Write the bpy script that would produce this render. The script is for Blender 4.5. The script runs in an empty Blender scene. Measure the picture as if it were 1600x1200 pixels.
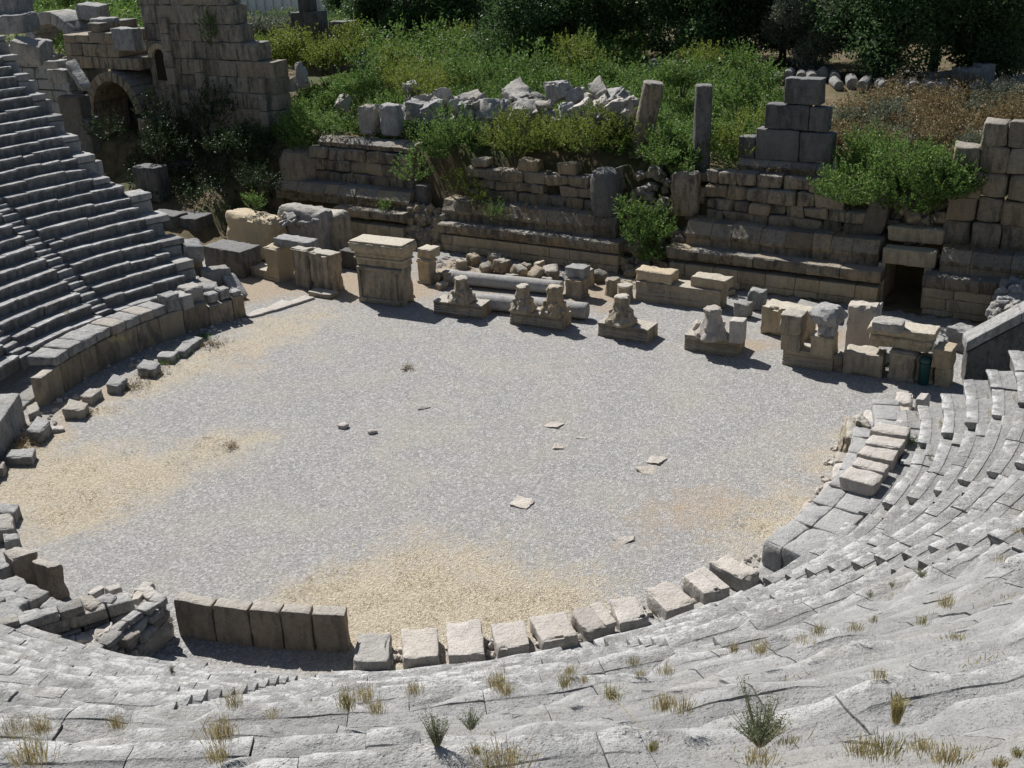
import bpy, math, random
import numpy as np
from mathutils import Vector, noise
random.seed(7); rng = np.random.default_rng(7)
SC = bpy.context.scene; COL = SC.collection
# ------------------------------------------------------------------ camera geometry
F, TH, RO, H = 1758.64, 0.4019, 0.0401, 18.2
CX, CY, RS, ZS, T, RR = -3.827, 40.22, 17.822, 1.331, 0.6817, 0.4689
cT, sT, cR, sR = math.cos(TH), math.sin(TH), math.cos(RO), math.sin(RO)
E1, E2 = Vector((.856, -.516, 0)), Vector((.516, .856, 0)); CEN = Vector((CX, CY, 0))
def ray(x, y):
    u, w = x-800, 600-y
    u, w = cR*u+sR*w, -sR*u+cR*w
    return Vector((u, F*cT+w*sT, -F*sT+w*cT))
def at(x, y, z=0.):                       # photo pixel -> point on the level z
    d = ray(x, y); return Vector((0, 0, H))+d*((z-H)/d.z)
def atb(x, y, b):                         # photo pixel -> point on the upright plane b metres behind the centre
    d = ray(x, y); t = (b-(Vector((0, 0, H))-CEN).dot(E2))/d.dot(E2); return Vector((0, 0, H))+d*t
def hgt(x, y, P):
    d = ray(x, y); return H+d.z*P.y/d.y
def st(a, b, z=0.): return CEN+E1*a+E2*b+Vector((0, 0, z))
def ring(azd, R, z=0.):
    a = math.radians(azd); return Vector((CX+R*math.sin(a), CY-R*math.cos(a), z))
def smooth(a, b, x):
    t = max(0., min(1., (x-a)/(b-a))); return t*t*(3-2*t)
def project(P):
    X, Y, Z = P.x, P.y, P.z-H
    d = Y*cT-Z*sT; v = Y*sT+Z*cT
    if d < .3: return None
    u, w = F*X/d, F*v/d
    return 800+cR*u-sR*w, 600-(sR*u+cR*w), d
def fb(p, o=3): return noise.fractal(p, 1.0, 2.1, o)
# ------------------------------------------------------------------ mesh building
class MB:
    def __init__(s): s.v = []; s.f = []; s.w = []
    def add(s, vs, fs, ws=None):
        n = len(s.v); s.v += vs; s.f += [tuple(i+n for i in f) for f in fs]; s.w += (ws if ws else [0.]*len(vs))
    def build(s, name, mat, parent=None, smoothed=True, sharp=38):
        xs = s.v; lo = Vector((min(p[0] for p in xs)+max(p[0] for p in xs), min(p[1] for p in xs)+max(p[1] for p in xs), 0))/2
        lo.z = min(p[2] for p in xs)
        org = parent['_o'] if parent is not None and '_o' in parent else lo
        org = Vector(org)
        me = bpy.data.meshes.new(name)
        me.from_pydata([(p[0]-org.x, p[1]-org.y, p[2]-org.z) for p in xs], [], s.f)
        me.polygons.foreach_set('use_smooth', [smoothed]*len(me.polygons))
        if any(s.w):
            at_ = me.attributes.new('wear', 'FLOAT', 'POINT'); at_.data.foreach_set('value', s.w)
        me.materials.append(mat); me.update()
        if smoothed: me.set_sharp_from_angle(angle=math.radians(sharp))
        o = bpy.data.objects.new(name, me); COL.objects.link(o)
        if parent is not None: o.parent = parent
        else: o.location = org
        return o
def tag(o, label, cat, group=None, kind=None):
    if label: o['label'] = label
    if cat: o['category'] = cat
    if group: o['group'] = group
    if kind: o['kind'] = kind
    return o
def empty(name, P, label, cat, group=None):
    o = bpy.data.objects.new(name, None); COL.objects.link(o); o.location = P; o['_o'] = tuple(P)
    return tag(o, label, cat, group)
def lattice(h, r, n):
    r = min(r, h*.7); L = [-h, -h+.35*r, -h+r]
    k = max(1, n); L += [-h+r+(2*(h-r))*i/k for i in range(1, k)]
    return L+[h-r, h-.35*r, h]
def stone8(mb, c, r=.05, res=.3, amp=.02, seed=None, jit=0., chip=0.):
    """weathered block from 8 corners (bottom 4 going round, top 4)"""
    seed = random.random()*500 if seed is None else seed
    c = [Vector(p) for p in c]
    if jit:
        c = [p+Vector((random.uniform(-1, 1), random.uniform(-1, 1), random.uniform(-1, 1)))*jit for p in c]
    hx = ((c[1]-c[0]).length+(c[2]-c[3]).length)/4; hy = ((c[3]-c[0]).length+(c[2]-c[1]).length)/4
    hz = ((c[4]-c[0]).length+(c[6]-c[2]).length)/4
    r = min(r, .45*min(hx, hy, hz))
    X, Y, Z = [lattice(h, r, min(14, max(1, int(round(2*h/res))))) for h in (hx, hy, hz)]
    idx = {}; vs = []; fs = []
    so = Vector((seed, seed*.37, -seed))
    def vid(i, j, k):
        if (i, j, k) in idx: return idx[(i, j, k)]
        p = Vector((X[i], Y[j], Z[k]))
        q = Vector((max(-hx+r, min(hx-r, p.x)), max(-hy+r, min(hy-r, p.y)), max(-hz+r, min(hz-r, p.z))))
        d = p-q
        if d.length > 1e-6: d.normalize(); p = q+d*r
        u, v, w = p.x/hx, p.y/hy, p.z/hz
        a, b, g = (u+1)/2, (v+1)/2, (w+1)/2
        P = ((c[0]*(1-a)+c[1]*a)*(1-b)+(c[3]*(1-a)+c[2]*a)*b)*(1-g)+((c[4]*(1-a)+c[5]*a)*(1-b)+(c[7]*(1-a)+c[6]*a)*b)*g
        n = (P-(sum(c, Vector())/8)).normalized()
        s = fb(P*1.6+so, 3)*amp+fb(P*6+so, 2)*amp*.5
        edge = sorted((abs(u), abs(v), abs(w)))[1]
        if chip and edge > .75: s -= max(0, fb(P*2.3+so*2, 2)+.1)*chip*(edge-.75)*4
        P = P+n*s
        idx[(i, j, k)] = len(vs); vs.append(P); return idx[(i, j, k)]
    nx, ny, nz = len(X)-1, len(Y)-1, len(Z)-1
    for i in range(nx):
        for j in range(ny):
            fs.append((vid(i, j, 0), vid(i, j+1, 0), vid(i+1, j+1, 0), vid(i+1, j, 0)))
            fs.append((vid(i, j, nz), vid(i+1, j, nz), vid(i+1, j+1, nz), vid(i, j+1, nz)))
    for i in range(nx):
        for k in range(nz):
            fs.append((vid(i, 0, k), vid(i+1, 0, k), vid(i+1, 0, k+1), vid(i, 0, k+1)))
            fs.append((vid(i, ny, k), vid(i, ny, k+1), vid(i+1, ny, k+1), vid(i+1, ny, k)))
    for j in range(ny):
        for k in range(nz):
            fs.append((vid(0, j, k), vid(0, j, k+1), vid(0, j+1, k+1), vid(0, j+1, k)))
            fs.append((vid(nx, j, k), vid(nx, j+1, k), vid(nx, j+1, k+1), vid(nx, j, k+1)))
    mb.add(vs, fs)
def corners(o, ex, ey, ez): return [o, o+ex, o+ex+ey, o+ey, o+ez, o+ex+ez, o+ex+ey+ez, o+ey+ez]
UP = Vector((0, 0, 1))
def stone_c(mb, c, s, rot=(0, 0, 0), **k):       # centre, full sizes, euler
    from mathutils import Euler
    M = Euler(rot).to_matrix(); h = Vector(s)/2
    C = [M @ Vector((sx*h.x, sy*h.y, sz*h.z))+Vector(c) for sx, sy, sz in ((-1, -1, -1), (1, -1, -1), (1, 1, -1), (-1, 1, -1), (-1, -1, 1), (1, -1, 1), (1, 1, 1), (-1, 1, 1))]
    stone8(mb, C, **k)
def lathe(mb, c, prof, n=24, axis=None, amp=0., mod=None, seed=0.):
    """profile (r, h) turned round an axis through c"""
    ax = Vector(axis).normalized() if axis else UP
    u = ax.orthogonal().normalized(); v = ax.cross(u)
    vs = []; fs = []
    for r, h in prof:
        for i in range(n):
            t = 2*math.pi*i/n; rr = r*(mod(t, h) if mod else 1)
            P = Vector(c)+ax*h+(u*math.cos(t)+v*math.sin(t))*rr
            if amp: P += (u*math.cos(t)+v*math.sin(t))*(fb(P*4+Vector((seed,)*3), 3)*amp+(max(-.3, fb(P*11, 2))*amp*.5 if amp > .07 else 0))+ax*(fb(P*3+Vector((seed+9,)*3), 2)*amp*.5)
            vs.append(P)
    m = len(prof)
    for j in range(m-1):
        for i in range(n):
            k = (i+1) % n; fs.append((j*n+i, j*n+k, (j+1)*n+k, (j+1)*n+i))
    fs.append(tuple(range(n-1, -1, -1))); fs.append(tuple(range((m-1)*n, m*n)))
    mb.add(vs, fs)
def sweep(mb, pts, outs, prof, amp=.0, seed=0., zslope=None):
    """closed profile [(out, up)] carried along pts; outs = outward unit vectors"""
    vs = []; fs = []; n = len(prof); so = Vector((seed, 3*seed, -seed))
    for P, o in zip(pts, outs):
        for a, z in prof:
            q = P+o*a+UP*z
            if amp: q = q+(o*fb(q*2.2+so, 3)+UP*fb(q*2.5-so, 3)*.7)*amp
            vs.append(q)
    for i in range(len(pts)-1):
        for j in range(n):
            k = (j+1) % n; fs.append((i*n+j, (i+1)*n+j, (i+1)*n+k, i*n+k))
    fs.append(tuple(range(n))); fs.append(tuple(reversed(range((len(pts)-1)*n, len(pts)*n))))
    mb.add(vs, fs)
# ------------------------------------------------------------------ materials
def newmat(name):
    m = bpy.data.materials.new(name); m.use_nodes = True
    nt = m.node_tree; b = nt.nodes['Principled BSDF']; b.inputs['Specular IOR Level'].default_value = .25; b.inputs['Roughness'].default_value = .9
    return m, nt, b
class N:
    def __init__(s, nt):
        s.nt = nt; s.geo = nt.nodes.new('ShaderNodeNewGeometry'); s.pos = s.geo.outputs['Position']
    def n(s, t, **k):
        x = s.nt.nodes.new(t)
        for a, b in k.items(): setattr(x, a, b)
        return x
    def link(s, a, b): s.nt.links.new(a, b)
    def noise(s, sc, det=3, rough=.6, vec=None, out='Fac', dist=0.):
        x = s.n('ShaderNodeTexNoise'); x.inputs['Scale'].default_value = sc; x.inputs['Detail'].default_value = det; x.inputs['Roughness'].default_value = rough; x.inputs['Distortion'].default_value = dist
        s.link(vec or s.pos, x.inputs['Vector']); return x.outputs[out]
    def vor(s, sc, out='Distance', vec=None, feat='F1'):
        x = s.n('ShaderNodeTexVoronoi', feature=feat); x.inputs['Scale'].default_value = sc; s.link(vec or s.pos, x.inputs['Vector']); return x.outputs[out]
    def ramp(s, fac, lo, hi, a=0., b=1.):
        x = s.n('ShaderNodeMapRange'); x.inputs[1].default_value = lo; x.inputs[2].default_value = hi; x.inputs[3].default_value = a; x.inputs[4].default_value = b
        s.link(fac, x.inputs[0]); return x.outputs[0]
    def mix(s, fac, a, b, mode='MIX'):
        x = s.n('ShaderNodeMix', data_type='RGBA', blend_type=mode)
        for i, v in ((0, fac), (6, a), (7, b)):
            if isinstance(v, (int, float)): x.inputs[i].default_value = v
            elif isinstance(v, tuple): x.inputs[i].default_value = (*v, 1)
            else: s.link(v, x.inputs[i])
        return x.outputs[2]
    def math(s, op, a, b=0.):
        x = s.n('ShaderNodeMath', operation=op)
        for i, v in ((0, a), (1, b)):
            if isinstance(v, (int, float)): x.inputs[i].default_value = v
            else: s.link(v, x.inputs[i])
        return x.outputs[0]
    def scale(s, vec3):
        x = s.n('ShaderNodeVectorMath', operation='MULTIPLY'); s.link(s.pos, x.inputs[0]); x.inputs[1].default_value = vec3; return x.outputs[0]
    def bump(s, h, strength, dist, nrm=None):
        x = s.n('ShaderNodeBump'); x.inputs['Strength'].default_value = strength; x.inputs['Distance'].default_value = dist
        s.link(h, x.inputs['Height'])
        if nrm: s.link(nrm, x.inputs['Normal'])
        return x.outputs[0]
    def attr(s, name):
        x = s.n('ShaderNodeAttribute', attribute_name=name); return x.outputs['Fac']
    def nz(s):
        x = s.n('ShaderNodeSeparateXYZ'); s.link(s.geo.outputs['Normal'], x.inputs[0]); return x.outputs[2]
def mat_stone(name, base, light, dark, warm, warmth=.5, streak=.6, wear=0., bumps=1., topgrey=None, mott=1., var=1., pl=.47):
    m, nt, b = newmat(name); g = N(nt)
    big = g.noise(.55, 4, .6); mid = g.noise(3.2, 5, .65); fine = g.noise(22, 3, .7)
    c = g.mix(g.ramp(mid, .38, .62), base, light); c = g.mix(g.ramp(g.noise(1.3, 5, .7), .54, .66, 0, .45*mott), c, dark)
    c = g.mix(g.ramp(big, .52, .66, 0, warmth), c, warm)
    up = g.nz()
    # lichen and dark rain patina on the upright faces, plus painted shade on seat risers
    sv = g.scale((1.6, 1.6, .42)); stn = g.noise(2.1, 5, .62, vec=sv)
    pat_shade = g.math('MULTIPLY', g.ramp(stn, pl, pl+.15), g.ramp(up, .75, .3, 0, streak))
    c = g.mix(pat_shade, c, dark)
    if topgrey: c = g.mix(g.ramp(up, .4, .85, 0, .8), c, topgrey)
    lich = g.ramp(g.noise(6.5, 5, .75), .54, .62, 0, .6*mott)
    c = g.mix(lich, c, dark)
    c = g.mix(g.ramp(fine, .35, .7, 0, .45), c, light); c = g.mix(g.ramp(g.noise(38, 4, .8), .50, .62, 0, .4), c, dark)
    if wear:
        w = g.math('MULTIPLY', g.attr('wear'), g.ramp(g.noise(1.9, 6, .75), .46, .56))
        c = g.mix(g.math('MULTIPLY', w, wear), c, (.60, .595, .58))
    isl = g.geo.outputs['Random Per Island']; h1 = g.math('FRACT', g.math('MULTIPLY', isl, 37.7)); h2 = g.math('FRACT', g.math('MULTIPLY', isl, 91.3))
    c = g.mix(g.ramp(h1, .62, 1, 0, .5*var), c, warm); c = g.mix(g.ramp(h2, .65, 1, 0, .45*var), c, dark); c = g.mix(g.ramp(isl, .7, 1, 0, .5*var), c, light)
    pit = g.ramp(g.vor(13), .0, .25, 0, 1)
    c = g.mix(g.ramp(pit, 0, 1, .6, 0), c, dark)
    g.link(c, b.inputs['Base Color'])
    h = g.math('ADD', g.math('MULTIPLY', g.noise(9, 6, .7), 1.), g.math('MULTIPLY', pit, .25))
    n1 = g.bump(g.noise(3.0, 5, .7), .75*bumps*max(mott, .7), .14)
    g.link(g.bump(h, 1.*bumps, .05, n1), b.inputs['Normal'])
    return m
STONE = mat_stone('grey limestone', (.29, .285, .275), (.41, .405, .39), (.085, .085, .083), (.36, .31, .24), .35, .6)
SEAT = mat_stone('seat limestone', (.255, .253, .248), (.335, .332, .322), (.085, .084, .083), (.30, .275, .235), .35, .8, wear=.8, bumps=1.25, mott=.4, var=.5, pl=.40)  # streak and pl darken the risers: rain patina deepened to paint in their shade
LEDGE = mat_stone('pale ledge paving', (.31, .308, .30), (.39, .387, .38), (.12, .12, .118), (.36, .34, .30), .3, .6, mott=.4, var=.5)
WARM = mat_stone('ochre limestone', (.30, .255, .185), (.40, .34, .25), (.075, .07, .064), (.38, .28, .15), .7, .75, topgrey=(.47, .45, .41), mott=.6)
WALL = mat_stone('stage wall limestone', (.235, .20, .15), (.35, .295, .215), (.042, .041, .040), (.36, .265, .15), .8, .95, topgrey=(.27, .27, .265))
CREAM = mat_stone('cream limestone', (.43, .35, .235), (.50, .425, .30), (.11, .09, .065), (.50, .375, .21), .6, .5, topgrey=(.52, .49, .43), mott=.5)  # topgrey paints upward faces paler, for the look of sunlit tops
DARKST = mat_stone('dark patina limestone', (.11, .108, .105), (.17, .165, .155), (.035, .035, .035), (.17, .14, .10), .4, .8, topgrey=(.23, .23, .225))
PALE = mat_stone('pale pinkish limestone', (.45, .415, .375), (.53, .495, .45), (.19, .17, .15), (.46, .40, .33), .5, .5, mott=.5)
SLABM = mat_stone('brown orthostat limestone', (.32, .255, .19), (.38, .32, .25), (.08, .072, .065), (.36, .26, .16), .8, .6, topgrey=(.48, .46, .42), mott=.6)
TOWER = mat_stone('tower limestone', (.235, .205, .16), (.35, .31, .25), (.042, .043, .046), (.33, .25, .15), .8, .9, topgrey=(.30, .295, .28))
def mat_plain(name, col, rough=.8, spec=.3):
    m, nt, b = newmat(name); g = N(nt)
    g.link(g.mix(g.ramp(g.noise(5, 4), .3, .7), col, tuple(min(1, v*1.35) for v in col)), b.inputs['Base Color'])
    b.inputs['Roughness'].default_value = rough; b.inputs['Specular IOR Level'].default_value = spec; return m
def mat_leaf(name, c1, c2, c3=None, trans=.25, sc=.9):
    m, nt, b = newmat(name); g = N(nt)
    c = g.mix(g.ramp(g.noise(sc, 3), .35, .65), c1, c2)
    if c3: c = g.mix(g.ramp(g.noise(sc*.35, 3), .5, .7, 0, .6), c, tuple(v*.55 for v in c1)); c = g.mix(g.ramp(g.noise(sc*7, 2), .5, .68), c, c3)
    g.link(c, b.inputs['Base Color']); b.inputs['Roughness'].default_value = .55
    t = g.n('ShaderNodeBsdfTranslucent'); g.link(g.mix(.5, c, (.22, .30, .04), 'ADD') if False else c, t.inputs['Color'])
    ms = g.n('ShaderNodeMixShader'); ms.inputs[0].default_value = trans
    out = [x for x in nt.nodes if x.type == 'OUTPUT_MATERIAL'][0]
    g.link(b.outputs[0], ms.inputs[1]); g.link(t.outputs[0], ms.inputs[2]); g.link(ms.outputs[0], out.inputs['Surface'])
    return m
LEAF_GREEN = mat_leaf('fresh green leaves', (.070, .145, .036), (.12, .215, .048), (.22, .27, .065), .4)
LEAF_YEL = mat_leaf('yellow green leaves', (.14, .19, .032), (.21, .25, .05), (.10, .14, .03), .42)
LEAF_DARK = mat_leaf('dark evergreen leaves', (.042, .085, .032), (.070, .125, .045), (.12, .18, .07), .38)
LEAF_OLIVE = mat_leaf('silver olive leaves', (.14, .165, .115), (.20, .22, .155), (.09, .10, .06), .3)
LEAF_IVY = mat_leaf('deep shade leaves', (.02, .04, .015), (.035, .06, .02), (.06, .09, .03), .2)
LEAF_BROWN = mat_leaf('dry brown weeds', (.19, .14, .07), (.27, .20, .10), (.12, .11, .05), .3)
DRY = mat_leaf('dry straw blades', (.34, .27, .12), (.46, .38, .20), (.17, .17, .055), .3, 5.)
STRAWM = mat_leaf('bleached straw', (.30, .24, .14), (.50, .43, .28), (.20, .16, .09), .2, 5.)
GREENDRY = mat_leaf('half green blades', (.20, .19, .06), (.32, .27, .11), (.44, .37, .19), .3, 5.)
BARK = mat_plain('rough brown bark', (.09, .07, .05))
# ------------------------------------------------------------------ leaves with numpy
def quads_mesh(name, V, mat, parent=None, org=None):
    """V: (n,4,3) array of leaf quads"""
    n = len(V); me = bpy.data.meshes.new(name)
    org = np.array(org if org is not None else (parent['_o'] if parent is not None and '_o' in parent else (V[..., 0].mean(), V[..., 1].mean(), V[..., 2].min())), float)
    P = (V-org).reshape(-1, 3).astype(np.float32)
    me.vertices.add(4*n); me.vertices.foreach_set('co', P.ravel())
    me.loops.add(4*n); me.loops.foreach_set('vertex_index', np.arange(4*n, dtype=np.int32))
    me.polygons.add(n); me.polygons.foreach_set('loop_start', np.arange(0, 4*n, 4, dtype=np.int32))
    me.update(calc_edges=True); me.materials.append(mat)
    o = bpy.data.objects.new(name, me); COL.objects.link(o)
    if parent is not None: o.parent = parent
    else: o.location = org
    return o
def leaf_quads(P, D, L, W):
    """P centres (n,3), D leaf direction, L length, W width"""
    n = len(P); D = D/np.linalg.norm(D, axis=1, keepdims=True)
    r = rng.normal(size=(n, 3)); S = np.cross(D, r); S /= np.linalg.norm(S, axis=1, keepdims=True)+1e-9
    L = np.broadcast_to(np.asarray(L, float), (n,))[:, None]; W = np.broadcast_to(np.asarray(W, float), (n,))[:, None]
    Nn = np.cross(D, S)
    return np.stack([P, P+D*L*.5+S*W*.5+Nn*W*.15, P+D*L, P+D*L*.5-S*W*.5+Nn*W*.15], 1)
def shoots(bases, h, nleaf, L, W, spread=.5, lean=None):
    """upright shoots carrying leaves along their length; bases (n,3), h heights (n,)"""
    n = len(bases); d = rng.normal(size=(n, 3))*spread; d[:, 2] = 1
    if lean is not None: d += lean
    d /= np.linalg.norm(d, axis=1, keepdims=True)
    t = rng.uniform(.15, 1, size=(n, nleaf))
    P = bases[:, None, :]+d[:, None, :]*(t*h[:, None])[..., None]+rng.normal(size=(n, nleaf, 3))*(L*.25)
    D = d[:, None, :]*.6+rng.normal(size=(n, nleaf, 3))*.7
    return leaf_quads(P.reshape(-1, 3), D.reshape(-1, 3), L*rng.uniform(.6, 1.2, n*nleaf), W)
def bush_leaves(c, R, hz, n, L, W, nleaf=14, seedspread=.55):
    """dome of shoots: origin on the surface of a few lobes"""
    lob = rng.normal(size=(7, 3))*np.array([R*.45, R*.45, hz*.22])+np.array(c)+np.array([0, 0, hz*.38])
    rad = rng.uniform(.35, .6, 7)*R
    k = rng.integers(0, 7, n); d = rng.normal(size=(n, 3)); d /= np.linalg.norm(d, axis=1, keepdims=True); d[:, 2] = d[:, 2]*.8+.25
    P = lob[k]+d*(rad[k]*rng.uniform(.35, 1.0, n)**.6)[:, None]*np.array([1, 1, hz/R*.62])
    P[:, 2] = np.maximum(P[:, 2], c[2])
    d2 = d*.8+np.array([0, 0, .7])
    t = rng.uniform(0, 1, (n, nleaf)); ln = L*4.2*rng.uniform(.4, 1.5, n)
    dd = d2/np.linalg.norm(d2, axis=1, keepdims=True)
    Q = P[:, None, :]+dd[:, None, :]*(t*ln[:, None])[..., None]
    D = dd[:, None, :]*.7+rng.normal(size=(n, nleaf, 3))*.6
    return leaf_quads(Q.reshape(-1, 3), D.reshape(-1, 3), L*rng.uniform(.6, 1.2, n*nleaf), W)
def stems_mb(c, R, hz, n, r=.02):
    mb = MB()
    for i in range(n):
        a = random.uniform(0, 6.28); q = Vector(c)+Vector((math.cos(a)*R*.1, math.sin(a)*R*.1, -.1)); d = Vector((math.cos(a)*R*.5, math.sin(a)*R*.5, hz*.8))
        limb(mb, [q, q+d*.5+Vector((0, 0, .1*hz)), q+d], [r*1.6, r, r*.3], 5)
    return mb
def limb(mb, pts, rad, n=7):
    vs = []; fs = []
    for i, (p, r) in enumerate(zip(pts, rad)):
        d = (pts[min(i+1, len(pts)-1)]-pts[max(i-1, 0)]).normalized(); u = d.orthogonal().normalized(); v = d.cross(u)
        for k in range(n): vs.append(p+(u*math.cos(6.2832*k/n)+v*math.sin(6.2832*k/n))*r)
    for i in range(len(pts)-1):
        for k in range(n): fs.append((i*n+k, i*n+(k+1) % n, (i+1)*n+(k+1) % n, (i+1)*n+k))
    fs.append(tuple(reversed(range(n)))); fs.append(tuple(range((len(pts)-1)*n, len(pts)*n)))
    mb.add(vs, fs)
def shrub(name, P, R, hz, label, mat, n=300, L=.14, W=.045, nleaf=14, group=None, cat='shrub'):
    o = empty(name, P, label, cat, group)
    quads_mesh('foliage', bush_leaves(tuple(P), R, hz, n, L, W, nleaf), mat, o)
    stems_mb(P, R, hz, 6, .012+.006*R).build('stem', BARK, o)
    return o
# ------------------------------------------------------------------ terrain
def terr_ab(a, b):
    n = fb(Vector((a*.12, b*.12, 3)), 3)
    if a > -25.5:
        z = np.interp(b, [19.75, 20.6, 21.6, 22.9, 27, 34, 60], [0, 1.1, 2.5, 5.0, 5.7, 5.6, 6.0])
        z += 1.5*math.exp(-((a+7)/5.5)**2-((b-26.5)/2.6)**2)*(b > 21)
        z -= 1.6*math.exp(-((a-15)/4.)**2-((b-31)/5)**2)
        if 12.6 < a < 15.3: z = 0 if b < 23.4 else np.interp(b, [23.4, 25.5, 34], [0, 4.2, 5])
        if a > 18.9: z = np.interp(b, [24, 34, 60], [0, 5, 6])
        z = z+(n*.35*smooth(21, 26, b))
    else:
        z = np.interp(b, [13, 17, 24, 30, 60], [0, 1.2, 4.2, 5.5, 6.])
        w = smooth(-25.5, -28, a); z = z*w+np.interp(b, [19.75, 22.9, 27, 60], [0, 5, 5.7, 6])*(1-w)
        z = z+n*.35*smooth(14, 20, b)
        z = max(0, z)*(1-smooth(-36, -44, a)*(1 if b < 22 else 0))
    far = smooth(38, 47, b); z = z*(1-far)+6*far
    return float(z)
def terr(x, y):
    d = Vector((x, y, 0))-CEN
    if y < 30 and d.length > 17: return 0.
    return terr_ab(d.dot(E1), d.dot(E2))
def gp(x, y, lo=-1., hi=9.):            # photo pixel -> terrain point
    z = 6.
    for i in range(25):
        P = at(x, y, z); z = z*.5+.5*terr(P.x, P.y)
    return Vector((P.x, P.y, terr(P.x, P.y)))
STRAW = [(640, 945, 2.2, 1.), (780, 955, 2., .9), (700, 895, 2.3, .75), (560, 935, 1.9, 1.), (860, 935, 1.8, .8), (930, 960, 1.6, .6), (480, 930, 1.2, .8), (600, 1000, 2., 1.), (640, 850, 1.6, .4),
         (120, 740, 2.4, .95), (230, 740, 1.9, .9), (330, 700, 1.6, .8), (40, 760, 2.2, .9), (100, 805, 1.8, .9), (400, 685, 1.1, .55), (160, 790, 1.6, .7), (60, 700, 1.4, .8),
         (160, 640, 1.1, .7), (230, 600, 1.5, .8), (300, 570, 1.6, .85), (370, 545, 1.7, .8), (440, 520, 1.9, .75), (500, 490, 1.7, .6), (400, 580, 1.1, .5), (620, 500, 1.4, .3), (420, 505, 1.5, .7),
         (1250, 790, 1.3, .75), (1290, 720, 1.1, .7), (1200, 820, 1.5, .75), (1140, 850, 1.2, .5), (1310, 680, .9, .5), (1230, 740, 1.3, .4), (1170, 580, 1.6, .22), (700, 630, 2.2, .25), (600, 700, 1.6, .2), (730, 520, 1.5, .25)]
SOIL = [(1080, 800, 2.2, .5), (1130, 780, 1.6, .35), (1000, 830, 1.8, .35), (560, 445, 2.4, 1.1), (440, 440, 2.4, 1.), (930, 458, 1.8, 1.1), (1280, 525, 1.6, 1.), (640, 455, 1.6, .9), (1180, 540, 1., .8), (780, 435, 3., .8), (950, 480, 1.4, .6), (380, 460, 2, .8), (170, 615, 1.2, .7), (300, 555, 1.3, .5), (390, 560, 1.6, .5),
        (60, 680, 1.5, .8), (1000, 440, 1.6, .7), (700, 420, 2.5, .6), (340, 440, 2, .7), (480, 560, 1.3, .3), (1190, 800, 1.7, .4), (20, 700, 1.5, .9), (110, 630, 1., .9)]
def blobs(L): return [(at(x, y), r, s) for x, y, r, s in L]
sb, ob = blobs(STRAW), blobs(SOIL)
def field(B, x, y):
    v = 0.
    for P, r, s in B:
        d2 = ((x-P.x)**2+(y-P.y)**2)/(r*r)
        if d2 < 6: v = max(v, s*math.exp(-d2*.8))+.25*min(v, s*math.exp(-d2*.8))
    return v
def axis(lo, hi, st_, ext):
    L = list(np.arange(lo, hi, st_)); s = st_; a = hi; R_ = []
    while a < ext: R_.append(a); s *= 1.25; a += s
    R_.append(ext); s = st_; a = lo-st_; Q = []
    while a > -ext: Q.append(a); s *= 1.25; a -= s
    Q.append(-ext); return Q[::-1]+L+R_
gx, gy = axis(-48, 44, .42, 2500), axis(14, 92, .42, 2500)
vs = []; fs = []; strawv = []; soilv = []; vegv = []
for y in gy:
    for x in gx:
        d = Vector((x, y, 0))-CEN; near = -50 < x < 46 and 10 < y < 94
        z = terr(x, y) if near or y > 30 else 0.
        if near and z < .05: z += noise.noise(Vector((x*.25, y*.25, 0)))*.03
        vs.append((x, y, z))
        orch = near and d.length < 26
        strawv.append(field(sb, x, y) if orch else 0.); soilv.append(field(ob, x, y) if orch else 0.)
        b = d.dot(E2); a = d.dot(E1)
        vegv.append(1. if (b > 19.6 or (a < -20 and b > 12.5)) else (.0 if b < 16 else .45*(b-16)/3.6))
w_ = len(gx)
for j in range(len(gy)-1):
    for i in range(w_-1): fs.append((j*w_+i, j*w_+i+1, (j+1)*w_+i+1, (j+1)*w_+i))
me = bpy.data.meshes.new('ground'); me.from_pydata(vs, [], fs); me.polygons.foreach_set('use_smooth', [True]*len(fs))
for nm, L in (('straw', strawv), ('soil', soilv), ('veg', vegv)):
    a_ = me.attributes.new(nm, 'FLOAT', 'POINT'); a_.data.foreach_set('value', L)
m, nt, b = newmat('gravel and dry earth'); g = N(nt)
cell = g.vor(24, 'Color'); sep = g.n('ShaderNodeSeparateXYZ'); g.link(cell, sep.inputs[0])
cell2 = g.vor(13, 'Color'); sep2 = g.n('ShaderNodeSeparateXYZ'); g.link(cell2, sep2.inputs[0])
peb = g.mix(g.ramp(sep.outputs[0], 0, 1), (.185, .182, .177), (.35, .342, .33))
peb = g.mix(g.ramp(sep2.outputs[1], .55, 1, 0, .8), peb, (.45, .44, .43))
peb = g.mix(g.ramp(sep2.outputs[0], .0, .35, .6, 0), peb, (.175, .17, .165))
peb = g.mix(g.ramp(g.noise(.35, 4), .45, .75, 0, .35), peb, (.38, .33, .26))
nb = g.noise(1.1, 6, .7); nf = g.noise(9, 4, .75)
sc = g.mix(g.ramp(nf, .35, .65), (.25, .20, .135), (.47, .41, .305)); sc = g.mix(g.ramp(sep.outputs[1], .6, 1, 0, .7), sc, (.56, .51, .40))
sc = g.mix(g.ramp(g.noise(2.7, 4), .6, .75, 0, .5), sc, (.27, .215, .145))
so = g.mix(g.ramp(nf, .3, .7), (.22, .16, .10), (.42, .32, .21)); so = g.mix(g.ramp(sep.outputs[1], .7, 1, 0, .7), so, (.42, .39, .34))
sm = g.ramp(g.math('ADD', g.attr('straw'), g.math('MULTIPLY', g.math('SUBTRACT', g.math('ADD', nb, g.math('MULTIPLY', nf, .5)), .75), 1.5)), .12, 1.2)
om = g.ramp(g.math('ADD', g.attr('soil'), g.math('MULTIPLY', g.math('SUBTRACT', nb, .5), 1.3)), .3, .75)
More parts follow.
